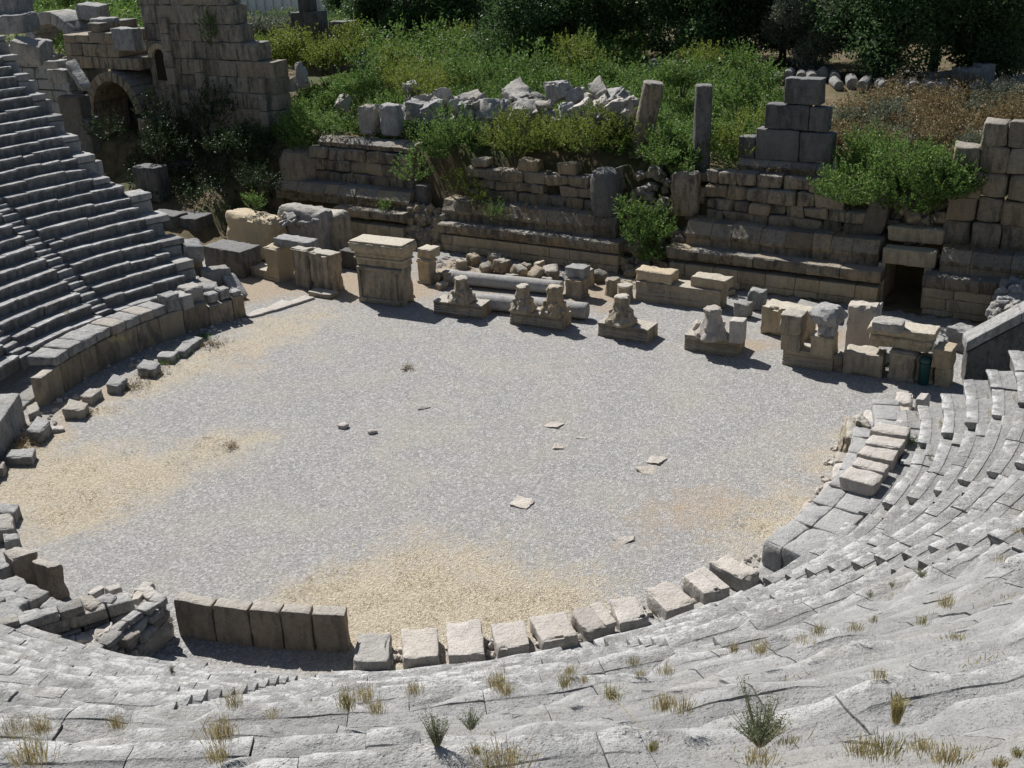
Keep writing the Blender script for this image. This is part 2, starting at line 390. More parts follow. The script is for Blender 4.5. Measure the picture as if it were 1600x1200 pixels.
c = g.mix(g.math('MULTIPLY', om, .75), peb, so); dth = g.math('ADD', g.math('MULTIPLY', sep.outputs[2], .6), g.math('MULTIPLY', g.noise(5.5, 4, .8), .45)); sm = g.ramp(g.math('SUBTRACT', sm, g.math('MULTIPLY', dth, .8)), -.28, .3); c = g.mix(g.math('MULTIPLY', sm, .92), c, sc)
veg = g.mix(g.ramp(g.noise(.9, 5), .35, .65), (.075, .062, .034), (.18, .135, .075)); veg = g.mix(g.ramp(g.noise(.3, 4), .5, .65), veg, (.06, .075, .025))
c = g.mix(g.ramp(g.math('ADD', g.attr('veg'), g.math('MULTIPLY', g.math('SUBTRACT', nb, .5), .5)), .35, .65), c, veg)
g.link(c, b.inputs['Base Color']); b.inputs['Roughness'].default_value = .95
hh = g.math('ADD', g.vor(24), g.math('MULTIPLY', nf, .6))
g.link(g.bump(hh, .8, .04), b.inputs['Normal']); me.materials.append(m)
gr = bpy.data.objects.new('ground', me); COL.objects.link(gr); tag(gr, 'pale gravel floor of the orchestra with dry straw patches, rising to scrub behind', None, None, 'structure')
bl = []
while len(bl) < 9000:
    P, r, s_ = random.choice(sb); x, y = P.x+random.gauss(0, r*.8), P.y+random.gauss(0, r*.8)
    if field(sb, x, y)*(.7+fb(Vector((x*.8, y*.8, 5)), 3)) > random.uniform(.35, .8) and (Vector((x, y, 0))-CEN).length < 15.2:
        for q in range(3): bl.append((x+random.gauss(0, .05), y+random.gauss(0, .05), .0))
STRAWQ = (np.array(bl), rng.normal(size=(len(bl), 3))*[1, 1, .25]+[0, 0, .25])
# gravel road far right, on the flat
P = [at(1395, 137, 6.02), at(1700, 152, 6.02), at(1720, 118, 6.02), at(1380, 109, 6.02)]
mb = MB(); mb.add(P, [(0, 1, 2, 3)])
m, nt, b = newmat('road gravel'); g = N(nt)
g.link(g.mix(g.noise(6, 5, .8), (.30, .29, .28), (.52, .50, .47)), b.inputs['Base Color'])
o = mb.build('gravel_road', m); tag(o, 'pale gravel road beyond the column drums', None, None, 'structure')

# ------------------------------------------------------------------ the seating
KMAX = 35; AZL, AZR = -138.5, 76.
STAIRS = [-123.6, -107.2, -75, -58, -41, -3.9, 16.9, 34.2, 50., 63.9]
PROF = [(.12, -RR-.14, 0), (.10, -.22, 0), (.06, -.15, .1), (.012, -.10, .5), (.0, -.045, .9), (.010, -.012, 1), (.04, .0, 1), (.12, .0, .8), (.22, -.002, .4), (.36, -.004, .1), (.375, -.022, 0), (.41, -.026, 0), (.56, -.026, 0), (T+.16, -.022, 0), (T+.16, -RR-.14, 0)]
WEDGE = {-138.5: 'farthest left wedge of seat rows, running up to the broken left end', -123.6: 'wedge of seat rows between the two stairs on the left side', -107.2: 'left wedge of seat rows cut by the left photo edge', -75: 'seat wedge beyond the left edge, hardly in view', -58: 'seat wedge beyond the bottom left corner', -41: 'bottom left wedge of worn seat rows, left of the stair with dark teeth', -3.9: 'bottom middle wedge of big weathered seats with many grass tufts', 16.9: 'wedge of seats right of the shrub, between the two near right stairs', 34.2: 'narrow wedge of seats between the second and third right stairs', 50.: 'wedge of clean pale seats behind the raised paved ledge', 63.9: 'last right wedge of seats with a stepped sawtooth end'}
SLAB = {-123.6: 'stair with tiny bright half steps near the far end of the left rows', -107.2: 'stair with bright half steps close to the left photo edge', -75: 'stair out beyond the left edge', -58: 'second stair beyond the left edge', -41: 'stair beyond the bottom left corner', -3.9: 'stair with a row of dark teeth below the upright slabs', 16.9: 'stair with grey teeth starting beside the seventh loose block', 34.2: 'stair with dark notches climbing right from the largest loose block', 50.: 'stair with dark notches climbing from the raised ledge', 63.9: 'uppermost right stair with four clear dark notches'}
wedges = {}
def seen(P, m=800):
    q = project(P); return q is not None and -m < q[0] < 1600+m and -m < q[1] < 1200+m
def arc_block(mb, k, a0, a1, seg, sd, amp=.02, er=.1, drop=0., gap=.007, prof=PROF, mg=0.):
    jf = .45 if mg > 0 else 1.; R = RS+k*T+random.gauss(0, .02)*jf; z = ZS+k*RR+random.gauss(0, .018)*jf-drop*jf
    ga = math.degrees(gap/R); a0 += ga; a1 -= ga; L = math.radians(a1-a0)*R; n = max(2, int(L/seg))
    tl = random.gauss(0, .008)*jf; vs = []; fs = []; ws = []; m_ = len(prof)
    tt = [0, .035/max(L, .2)]+[i/n for i in range(1, n)]+[1-.035/max(L, .2), 1]
    for t in tt:
        az = a0+(a1-a0)*t; e = t in (0, 1); rad = ring(az, 1, 0)-CEN; C0 = ring(az, R, z)
        for j, (p, h, w) in enumerate(prof):
            P = C0+rad*p+UP*(h+tl*p+(t-.5)*tl)
            if e and 2 < j < m_-1: P += UP*-.008
            if mg > 0 and j < m_-1:
                mm = max(0., min(1., .5+1.5*fb(Vector((P.x*.33, P.y*.33, k*.41)), 3)+mg-1.))
                hz = -(RR+.06)*(1-max(0, p)/T)*.97 if j > 2 else -RR-.1
                P += UP*((min(h, hz)-h)*mm); w = w*(1-mm*.8)
            if 1 < j < m_-1:
                er_ = max(0, fb(P*.85+Vector((sd, k, 0)), 3)+.12)*er if w > 0 else 0
                f = fb(P*6.5, 3)*amp*.9+fb(P*1.3, 2)*amp*.9
                P += UP*(f-er_*w*.55)+rad*(er_*w*.8 if j < 6 else 0)+rad*(fb(P*3.1+Vector((5, 5, 5)), 2)*amp*(1.1 if j < 6 else 0))
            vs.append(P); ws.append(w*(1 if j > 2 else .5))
    q = len(tt)
    for i in range(q-1):
        for j in range(m_):
            j2 = (j+1) % m_; fs.append((i*m_+j, (i+1)*m_+j, (i+1)*m_+j2, i*m_+j2))
    fs.append(tuple(range(m_))); fs.append(tuple(reversed(range((q-1)*m_, q*m_))))
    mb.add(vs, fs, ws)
for k in range(0, KMAX):
    R = RS+k*T; z = ZS+k*RR; hw = math.degrees(.43/R); keys = [AZL]+STAIRS
    azl = AZL if k < 10 else AZL+3.
    cut = lambda s: not (s in (-3.9, 16.9) and k >= (11 if s < 0 else 10))
    keys = [AZL]+[s for s in STAIRS if cut(s)]
    stops = [azl]+[x for s in STAIRS if cut(s) for x in (s-hw, s+hw)]+[AZR+random.uniform(-1.2, .8)]
    for key, a, b_ in zip(keys, stops[::2], stops[1::2]):
        x = a; mb = MB()
        while x < b_-.3:
            L = random.uniform(1., 2.2) if random.random() < .85 else random.uniform(.6, 1.)
            y = x+math.degrees(L/R)
            if b_-y < math.degrees(.6/R): y = b_
            mid = ring((x+y)/2, R, z); q = project(mid)
            if q and (seen(mid) or seen(ring(x, R, z)) or seen(ring(y, R, z))):
                seg = .1 if q[2] < 9 else .15 if q[2] < 16 else .25 if q[2] < 28 else .35
                brk = random.random() < .09
                arc_block(mb, k, x, y, seg, 3.3, amp=.024, er=.13 if q[2] < 20 else .045 if x < -100 else .10, drop=random.uniform(.04, .10) if brk else 0, mg=(0 if abs((x+y)/2-5) > 62 or k < 6 else (.55 if k % 3 == 0 else 1.45)*smooth(5, 14, k)+.25))
            x = y
        if mb.v:
            if key not in wedges: wedges[key] = empty('seat_wedge', ring((a+b_)/2, RS, 0), WEDGE[key], 'seating', 'wedges of seat rows')
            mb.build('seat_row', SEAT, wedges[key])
SP = [(0.03, -RR*1.2, 0), (0., -.04, .6), (.012, -.008, 1), (.05, 0, .6), (.2, 0, .1), (T*.5+.04, 0, 0), (T*.5+.04, -RR*1.2, 0)]
for s in STAIRS:
    mb = MB()
    for k in range(0, KMAX):
        R = RS+k*T; hw = math.degrees(.41/R)
        if not seen(ring(s, R, ZS+k*RR), 500) or (s in (-3.9, 16.9) and k >= (11 if s < 0 else 10)): continue
        for h in (0, 1):
            kk = k+h*.5
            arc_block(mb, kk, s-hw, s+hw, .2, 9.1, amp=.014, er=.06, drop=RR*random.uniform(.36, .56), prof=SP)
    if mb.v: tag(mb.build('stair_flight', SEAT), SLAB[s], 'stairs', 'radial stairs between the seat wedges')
# retaining ends of the seating: stepped piles of big blocks
mb = MB()
for k in range(0, 34):
    R = RS+k*T; z = ZS+k*RR; az = AZL if k < 10 else AZL+3
    n = 2 if k % 2 == 0 else 1
    w = 1.1 if k < 16 else .8
    if k % 2 == 0:
        P0 = ring(az, R-.1, 0); rad = (ring(az, 1)-CEN); tan = rad.cross(UP)*-1
        tn = (ring(az-1, R)-ring(az, R)).normalized()
        for lay in range(0, max(1, int(z/.95))+1):
            z0 = lay*.95; z1 = min(z+random.uniform(-.05, .1), z0+.93)
            if z1-z0 < .2: continue
            if z-z1 > 4: continue
            ww = w*random.uniform(.7, 1.15) if z1 > z-.5 else w
            stone8(mb, corners(P0+UP*z0-tn*.1, tn*(ww+.1), rad*(2*T-.03), UP*(z1-z0)), r=.07, res=.3, amp=.04, chip=.12)
tag(mb.build('retaining_wall', STONE), 'stepped pile of big blocks closing the far left end of the seat rows', 'retaining wall')
# ------------------------------------------------------------------ walkway, platform and border stones of the orchestra
def arc_stone(mb, a0, a1, r0, r1, z0, z1, r=.05, res=.25, amp=.02, chip=.08, dz=(0, 0, 0, 0)):
    c = [ring(a0, r0, z0), ring(a1, r0, z0), ring(a1, r1, z0), ring(a0, r1, z0)]
    t = [ring(a0, r0, z1+dz[0]), ring(a1, r0, z1+dz[1]), ring(a1, r1, z1+dz[2]), ring(a0, r1, z1+dz[3])]
    stone8(mb, c+t, r=r, res=res, amp=amp, chip=chip)
mb = MB(); a = -143.
while a < 41:
    d = random.uniform(4, 6.5); arc_stone(mb, a+.05, min(41, a+d)-.05, 16.25+(.0 if a < -20 else .1), 18.05, -.3, .16+random.gauss(0, .012), amp=.015, res=.4); a += d
tag(mb.build('walkway', STONE), 'sunken paved walkway between the orchestra border and the lowest seat row', 'walkway')
mb = MB(); a = 41.2
while a < 80:
    d = random.uniform(3.8, 5.5); e = min(80, a+d)
    arc_stone(mb, a+.03, e-.03, 17.1, 18.05, .1, 1.24+random.gauss(0, .01), amp=.015, res=.3)
    if a < 71: arc_stone(mb, a+.03, min(e, 74)-.03, 16.4, 17.09, .1, 1.22+random.gauss(0, .012), amp=.03, res=.2, chip=.25)
    a = e
tag(mb.build('walkway', LEDGE), 'raised grey paved ledge below the right seat rows, broken off at its near end', 'walkway')
ROUGH = []
def pq(name, label, px, zt, zb=0., mat=STONE, cat='stone block', group=None, **k):
    t = [at(x, y, z) for (x, y), z in zip(px, zt if isinstance(zt, (list, tuple)) else [zt]*4)]
    c = [Vector((p.x, p.y, zb)) for p in t]; mb = MB()
    kk = dict(r=.05, res=.2, amp=.03, chip=.1); kk.update(k); stone8(mb, c+t, **kk)
    return tag(mb.build(name, mat), label, cat, group)
# near row of loose seat blocks: top outlines
GN = 'loose blocks along the near edge of the orchestra'
near = [([(558, 989), (612, 989), (607, 1034), (549, 1034)], .40, 'flat grey block just right of the dark upright slabs, leftmost of the near row', STONE),
 ([(627, 982), (684, 981), (685, 1026), (628, 1028)], .42, 'squarish block with a groove down its right side, second of the near row', PALE),
 ([(697, 971), (751, 968), (757, 1021), (700, 1024)], .46, 'tall pale block with a pitted right strip, third of the near row', PALE),
 ([(766, 974), (820, 970), (827, 1008), (778, 1015)], .42, 'pale block with a raised narrow strip at right, fourth of the near row', PALE),
 ([(828, 963), (883, 955), (902, 993), (848, 1003)], .46, 'pale long block with chipped front edge, fifth of the near row', PALE),
 ([(891, 953), (938, 941), (964, 973), (917, 989)], .47, 'pale block broken into a step, sixth of the near row', PALE),
 ([(952, 936), (993, 932), (1018, 961), (969, 974)], .47, 'rounded pitted block with small holes, seventh of the near row', PALE),
 ([(1006, 918), (1046, 904), (1088, 940), (1043, 956)], .50, 'thick pale block tilted to the left, eighth of the near row', PALE),
 ([(1066, 898), (1101, 885), (1141, 918), (1100, 928)], .52, 'pale block with a long groove, ninth of the near row', PALE),
 ([(1107, 877), (1140, 865), (1190, 893), (1161, 906)], .62, 'large pale block with a cracked corner, rightmost of the near row', PALE)]
for px, z, lab, mt in near:
    px = [px[3], px[2], px[1], px[0]]
    pq('stone_block', lab, px, z, -.02 if z < .6 else .05, mt, group=GN, r=.035, amp=.035, chip=.22, res=.12, jit=.02)
    if 'groove' in lab or 'strip' in lab or 'long block' in lab or 'step' in lab:
        t = [at(x, y, z) for x, y in px]; f = .62 if 'narrow' not in lab else .68; sg = .035 if 'raised' in lab or 'step' in lab else .02
        q0, q1, q2, q3 = t[0].lerp(t[1], 0.), t[0].lerp(t[1], 1), t[2], t[3]
        A_, B_, C_, D_ = t[0].lerp(t[1], f), t[1], t[2], t[3].lerp(t[2], f)
        mb = MB(); stone8(mb, [p-UP*.12 for p in (A_, B_, C_, D_)]+[p+UP*sg for p in (A_, B_, C_, D_)], r=.025, amp=.03, chip=.15, res=.12)
        o = COL.objects[-1]; o['_o'] = tuple(o.location); mb.build('raised_strip', mt, o)
for i, (px, z, lab) in enumerate([([(1180, 905), (1215, 925), (1262, 885), (1195, 852)], .35, 'low flat slab at the foot of the broken ledge')]):
    pq('paving_slab', lab, px, z, -.1, STONE, 'slab', res=.25)
# five parallel coping blocks on the ledge, right
GR = 'parallel coping blocks on the right ledge'
for px, lab in [([(1310, 744), (1367, 759), (1382, 741), (1328, 727)], 'nearest and thickest of the five parallel coping blocks on the right ledge'),
                ([(1331, 725), (1382, 738), (1391, 726), (1340, 713)], 'second nearest of the five parallel coping blocks, cracked at its end'),
                ([(1338, 707), (1396, 721), (1405, 703), (1352, 694)], 'middle one of the five parallel coping blocks on the right ledge'),
                ([(1349, 691), (1407, 700), (1416, 686), (1362, 677)], 'fourth of the five parallel coping blocks counted from the camera'),
                ([(1358, 671), (1418, 681), (1424, 668), (1374, 658)], 'farthest and broadest of the five parallel coping blocks')]:
    pq('coping_block', lab, px, 1.68, 1.2, PALE, 'coping block', GR, r=.05, amp=.025, chip=.1, res=.16)
P = at(1329, 690, .55); mb = MB(); stone_c(mb, P, (.62, 1.55, 1.25), (.22, .1, -.32), r=.15, amp=.14, res=.1, chip=.35, jit=.1); stone_c(mb, at(1346, 664, 1.15), (.5, .6, .5), (.3, .2, -.3), r=.14, amp=.1, res=.1, jit=.06)
tag(mb.build('rock', WARM), 'rugged brown upright rock with a notched top beside the parallel coping blocks', 'rock')
for px, z, lab in [([(1300, 745), (1312, 749), (1322, 724), (1303, 722)], .75, 'low pale slab against the left end of the nearest coping block'),
                   ([(1304, 719), (1325, 722), (1330, 706), (1306, 703)], .75, 'short pale slab in front of the rugged upright rock'),
                   ([(1274, 783), (1290, 781), (1303, 767), (1284, 764)], .6, 'flat broken stone at the lower edge of the right ledge'),
                   ([(1247, 802), (1266, 800), (1283, 783), (1258, 783)], .5, 'wedge shaped broken stone edging the straw at right'),
                   ([(1234, 822), (1252, 818), (1260, 804), (1240, 806)], .45, 'small cream stone edging the straw at right'),
                   ([(1213, 848), (1236, 846), (1252, 824), (1226, 828)], 1.0, 'rough grey lump at the broken corner of the ledge'),
                   ([(1284, 768), (1300, 764), (1312, 752), (1288, 753)], .8, 'flat cream stone nearest the coping blocks'),
                   ([(1268, 800), (1282, 796), (1305, 775), (1290, 776)], .9, 'narrow cracked stone between ledge and gravel'),
                   ([(1345, 661), (1368, 660), (1372, 640), (1352, 640)], .9, 'chipped pale step stone beyond the farthest coping block'),
                   ([(1394, 655), (1420, 657), (1424, 634), (1396, 632)], .85, 'square grey paving block near the far end of the ledge'),
                   ([(1399, 628), (1424, 629), (1428, 612), (1401, 612)], .6, 'small white paving stone at the far end of the ledge'),
                   ([(1430, 624), (1444, 625), (1456, 612), (1438, 612)], .9, 'white splinter of stone touching the shadow of the bin'),
                   ([(1372, 655), (1392, 656), (1392, 642), (1372, 640)], .8, 'thin cracked paving stone between two steps')]:
    pq('broken_stone', lab, [px[0], px[1], px[2], px[3]], z, -.05, PALE if z < 1 else STONE, 'broken stone', 'broken stones edging the right ledge', r=.05, amp=.05, chip=.2, res=.12)
# upright orthostats, near left
GO = 'dark upright slabs of the near parapet'
for i, (x0, x1) in enumerate([(-21.6, -17.2), (-17.05, -13.15), (-13.0, -9.75), (-9.6, -6.6), (-6.4, -3.1)]):
    mb = MB(); arc_stone(mb, x0, x1, 14.85, 15.28, -.2, 1.22+random.gauss(0, .02), r=.03, amp=.014, chip=.09, res=.12, dz=(0, -.03, -.03, .0))
    tag(mb.build('upright_slab', SLABM), ['leftmost dark upright slab, against the rubble wall, deepest in shade', 'second dark upright slab from the rubble wall', 'middle dark upright slab of the near parapet', 'fourth dark upright slab, narrow, next to the end one', 'end dark upright slab with a rounded back, beside the loose grey block'][i], 'upright slab', GO)
for px, z, lab, zb in [([(18, 873), (60, 862), (37, 851), (3, 862)], 1.15, 'broken upright slab with a scooped top at the left edge', 0), ([(73, 888), (99, 881), (61, 868), (49, 878)], 1.15, 'brown upright slab with a jagged top standing alone at lower left', 0)]:
    pq('upright_slab', lab, px, z, zb, SLABM, 'upright slab', 'broken upright slabs at the left', r=.05, amp=.06, chip=.25, res=.13)
GL = 'low fallen slabs at the left edge'
for px, z, lab in [([(0, 802), (22, 801), (30, 786), (-25, 784)], .45, 'flat cracked slab low at the left edge above a squarer one'), ([(-20, 830), (22, 824), (19, 802), (-20, 802)], .5, 'square smooth grey slab cut by the left edge'), ([(5, 845), (28, 842), (29, 833), (3, 832)], .4, 'small pale slab with a bowed side, below the square slab'),
                   ([(-30, 900), (16, 884), (20, 876), (-30, 868)], .9, 'pale block in the bottom left rubble beside the scooped slab')]:
    pq('stone_slab', lab, px, z, -.05, STONE, 'slab', GL, res=.14, amp=.035, chip=.15)
# ---- masonry helper
def masonry(mb, P0, ex, L, zb, top, th, ey, ch=.45, bl=(.5, 1.1), amp=.03, r=.05, gap=.012, batter=0., irregular=0., miss=.03):
    """courses of separate blocks; top(t) gives the height of the wall at t along it"""
    z = zb; row = 0
    while True:
        h = ch*random.uniform(.9, 1.12); x = -random.uniform(0, bl[0])*(row % 2); any_ = False
        while x < L:
            w = random.uniform(*bl); x0, x1 = max(0, x), min(L, x+w)
            if x1-x0 > .12:
                tz = top((x0+x1)/2)
                if z+h*.55 < tz and not (irregular > .4 and z > zb+ch and random.random() < miss):
                    any_ = True; hh = min(h, max(h*.7, tz-z))
                    pr = random.gauss(0, .012+irregular*.045); j = irregular*.04
                    o = P0+ex*(x0+gap)+UP*(z+gap)-ey*pr+ey*batter*(z-zb)
                    stone8(mb, corners(o, ex*(x1-x0-2*gap), ey*(th+pr), UP*(hh-2*gap)), r=r, res=.34, amp=amp, chip=.06+.1*irregular, jit=j*1.4)
            x += w
        z += h; row += 1
        if not any_ or z > 20: break
def polar_wall(name, label, az, r0, r1, zb, top, th, mat, cat, **k):
    P0 = ring(az, r0, 0); ex = (ring(az, r1, 0)-P0).normalized(); ey = ex.cross(UP)*-1
    mb = MB(); masonry(mb, P0, ex, r1-r0, zb, top, th, ey, **k); return tag(mb.build(name, mat), label, cat)
# passage walls at lower left
P0 = at(262, 933, 1.25); P1 = at(166, 1012, 1.25); ex = (P1-P0); L = ex.length; ex.normalize(); ey = Vector((ex.y, -ex.x, 0)); ey = ey if ey.x < 0 else -ey
P0.z = 0; mb = MB(); masonry(mb, P0, ex, L+1.6, -.1, lambda t: 1.3+.02*t, .42, ey, ch=.3, bl=(.35, .7), amp=.05, r=.06, irregular=1.)
tag(mb.build('rubble_wall', STONE), 'short wall of small irregular stones beside the dark upright slabs', 'wall')
Q0 = at(207, 925, 1.3); Q1 = at(8, 985, 1.3); ex2 = (Q1-Q0); L2 = ex2.length; ex2.normalize(); ey2 = Vector((ex2.y, -ex2.x, 0)); ey2 = ey2 if ey2.x*-1+ey2.y > 0 else -ey2
Q0.z = 0; mb = MB(); masonry(mb, Q0, ex2, L2+1.5, -.1, lambda t: 1.05+.07*t+.16*math.floor(t/1.3), .45, ey2, ch=.38, bl=(.6, 1.0), amp=.035, r=.05, irregular=.5)
tag(mb.build('passage_wall', STONE), 'stepped wall of squared dark blocks sloping along the left side of the rubble passage', 'wall')
mb = MB()
for i in range(170):
    t = random.random(); s = random.random(); A = P0.lerp(P0+ex*(L+1.6), t); B = Q0.lerp(Q0+ex2*(L2+1.), t); P = A.lerp(B, .12+s*.8)
    d = random.uniform(.12, .42); stone_c(mb, (P.x, P.y, .38+.25*t+random.uniform(-.08, .06)), (d*1.5, d*1.1, d*.6), (random.uniform(-.3, .3), random.uniform(-.3, .3), random.uniform(0, 3)), r=.05, res=.2, amp=.04, jit=.03)
arc = [P0, Q0, Q0+ex2*(L2+1.), P0+ex*(L+1.6)]
stone8(mb, [Vector((p.x, p.y, -.3)) for p in arc]+[Vector((p.x, p.y, z)) for p, z in zip(arc, (.42, .42, .66, .66))], r=.05, res=.3, amp=.06)
tag(mb.build('rubble_fill', PALE), 'sunlit rubble and mortar filling the passage between the two low walls', 'rubble', None, 'stuff')
GB = 'jumbled grey blocks above the passage wall at lower left'
lowleft = [(15, 912, .5), (45, 925, .4), (85, 945, .4), (15, 935, .5), (110, 950, .38), (-10, 955, .6), (50, 958, .4), (-20, 915, .6), (140, 938, .36), (168, 932, .3), (20, 960, .4), (-25, 940, .5)]
for i, (x, y, d) in enumerate(lowleft):
    P = at(x, y, 1.15); mb = MB()
    stone_c(mb, (P.x, P.y, .93), (d*2., d*1.4, .42), (random.uniform(-.12, .12), random.uniform(-.12, .12), random.uniform(-.9, -.3)), r=.1, res=.16, amp=.07, chip=.2, jit=.05)
    tag(mb.build('stone_block', STONE), 'worn grey block lying in the jumble on top of the stepped passage wall', 'stone block', GB)
mb = MB(); R_ = [ring(-28.5, 15.4), ring(-35, 16.6), ring(-43, 16.8), ring(-43, 18.5)]; R_ = [R_[0], R_[1], ring(-43, 17.), ring(-33, 18.6)]
stone8(mb, [p-UP*.3 for p in R_]+[p+UP*.8 for p in R_], r=.1, res=.25, amp=.12)
tag(mb.build('rubble_fill', STONE), 'grey rubble core under the jumbled blocks at the lower left edge', 'rubble', None, 'stuff')
# small stones on rim by upper edge of passage
for i, (x, y) in enumerate([(150, 922), (178, 917), (215, 930), (232, 926), (196, 935), (225, 918)]):
    P = at(x, y, .6); mb = MB(); d = random.uniform(.16, .32); stone_c(mb, (P.x, P.y, .5), (d*2, d*1.3, d), (0, 0, random.uniform(0, 3)), r=.06, amp=.06, res=.12, jit=.03)
    tag(mb.build('small_rock', PALE), 'small pale rubble stone at the gravel end of the passage walls', 'rock', 'small stones at the gravel end of the passage')
mb = MB()
for i in range(420):
    if i < 220: P = ring(random.uniform(-2, 42), random.uniform(15.3, 16.5))
    elif i < 330: P = ring(random.uniform(41, 74), random.uniform(15.6, 16.4))
    else: P = ring(random.uniform(-143, -88), random.uniform(14.2, 15.6))
    d = random.uniform(.05, .16); stone_c(mb, P+UP*d*.2, (d*1.5, d*1.2, d), (random.random(), random.random(), random.random()*3), r=.03, amp=.03, res=.2, jit=.015)
tag(mb.build('rubble', PALE), 'small chips and pebbles of stone strewn along the border of the orchestra', 'rubble', None, 'stuff')
# ---- left podium wall with coping
mb = MB(); a = -98.4; i = 0
while a > -143.5:
    d = random.uniform(3.6, 5.6); e = max(-143.8, a-d)
    hgt_ = 1.24 if a > -132 else 1.0+random.uniform(-.1, .12)
    arc_stone(mb, e+.04, a-.04, 15.45, 15.95, -.2, hgt_, r=.04, amp=.025, res=.25); a = e
tag(mb.build('podium_wall', WARM), 'low wall of upright brown grey slabs along the left side of the orchestra', 'wall')
mb = MB()
a = -98.4
while a > -143.5:
    e = max(-143.8, a-random.uniform(3, 5)); arc_stone(mb, e+.03, a-.03, 15.25, 15.6, -.2, .12+random.gauss(0, .02), r=.04, amp=.03, res=.3); a = e
GC = 'coping slabs on the left podium wall'
cl = ['nearest coping slab on the left podium wall, its whole end face showing', 'second coping slab from the near end of the left podium wall', 'third coping slab from the near end, smooth and wide', 'fourth coping slab from the near end, with a pitted top', 'fifth coping slab from the near end of the left podium wall', 'sixth coping slab from the near end, grey topped', 'seventh coping slab, next to last of the even run', 'last coping slab of the even run, beside the taller rough blocks']
azs = [-102.6, -106.3, -109.8, -113.2, -116.5, -119.7, -122.8, -125.8, -128.6]
for i in range(8):
    mb = MB(); dz = random.uniform(-.02, .03)
    arc_stone(mb, azs[i+1]+.06, azs[i]-.06, 15.42+random.uniform(-.06, .06), 16.75, 1.27, 1.70+dz, r=.06, amp=.025, res=.16, chip=.1)
    tag(mb.build('coping_block', STONE), cl[i], 'coping block', GC)
rough = [((-131.6, -128.9), 15.5, 16.3, 1.27, 2.05, 'upright rough block standing on the podium wall after the even coping'), ((-134, -131.8), 15.4, 16.6, 1.2, 1.85, 'block with a lit top behind the upright rough one'), ((-137.2, -134), 15.9, 16.9, 1.15, 1.95, 'pale block laid askew on the far part of the podium wall'), ((-139.4, -137.4), 15.6, 16.2, 1.1, 1.5, 'small cracked block near the far end of the podium wall'), ((-141.6, -139.6), 15.6, 16.3, 1.1, 1.58, 'small square block second from the far end of the podium wall'), ((-143.4, -141.8), 15.5, 16.1, 1.05, 1.35, 'little wedge of stone at the far end of the podium wall')]
for (a0, a1), r0, r1, z0, z1, lab in rough:
    mb = MB(); arc_stone(mb, a0, a1, r0, r1, z0-.04, z1, r=.06, amp=.05, res=.14, chip=.2); tag(mb.build('stone_block', STONE), lab, 'stone block', 'rough blocks on the far end of the podium wall')
mb = MB(); arc_stone(mb, -92.6, -74, 15.55, 16.9, -.2, 1.28, r=.05, amp=.03, res=.25); tag(mb.build('parapet_block', STONE), 'broad grey parapet block with dowel holes at the left edge of the photo', 'parapet block')
pq('stone_slab', 'low step stone in the gap between parapet block and podium wall', [(44, 648), (62, 640), (58, 627), (40, 634)], .3, 0, STONE, 'slab')
GF = 'fallen slabs in front of the left podium wall'
for px, z, lab in [([(96, 639), (128, 641), (138, 630), (108, 622)], .42, 'fallen slab with a broken corner lying in dry weeds'), ([(124, 618), (142, 621), (160, 608), (140, 605)], .36, 'fallen slab above the weedy one, nearly touching it'), ([(164, 600), (185, 602), (200, 590), (177, 583)], .42, 'fallen slab on the soil in the middle of the left side'),
                   ([(212, 574), (240, 577), (252, 566), (224, 560)], .42, 'squarish fallen slab in shade of the podium wall'), ([(243, 557), (268, 558), (280, 548), (252, 547)], .3, 'low fallen slab set end to end, near one of three'), ([(271, 548), (288, 549), (302, 537), (284, 535)], .3, 'low fallen slab set end to end, middle one of three'), ([(283, 535), (303, 537), (318, 527), (296, 524)], .3, 'low fallen slab set end to end, farthest of three'),
                   ([(40, 673), (63, 675), (80, 657), (58, 649)], .5, 'tilted fallen block with a stepped edge by the parapet block'), ([(6, 714), (50, 714), (57, 699), (12, 702)], .35, 'long grey slab half sunk in brown weeds'), ([(-14, 732), (4, 731), (8, 720), (-14, 720)], .4, 'white stone with a dark socket hole at the left edge')]:
    pq('fallen_slab', lab, px, z, -.05, STONE if x != 0 else PALE, 'fallen slab', GF, res=.12, amp=.03, chip=.15)
GP = 'white paving slabs across the left entrance'
for px, lab in [([(382, 493), (392, 494), (413, 489), (398, 484)], 'white paving slab nearest the end of the podium wall'), ([(394, 486), (410, 489), (428, 484), (412, 480)], 'short white paving slab, second from the podium wall'), ([(411, 483), (430, 484), (464, 473), (440, 468)], 'longest white paving slab across the left entrance'), ([(449, 472), (462, 474), (492, 464), (476, 461)], 'white paving slab farthest from the podium wall')]:
    pq('paving_slab', lab, px, .1, -.1, PALE, 'paving slab', GP, r=.02, amp=.01, res=.2, chip=.05)
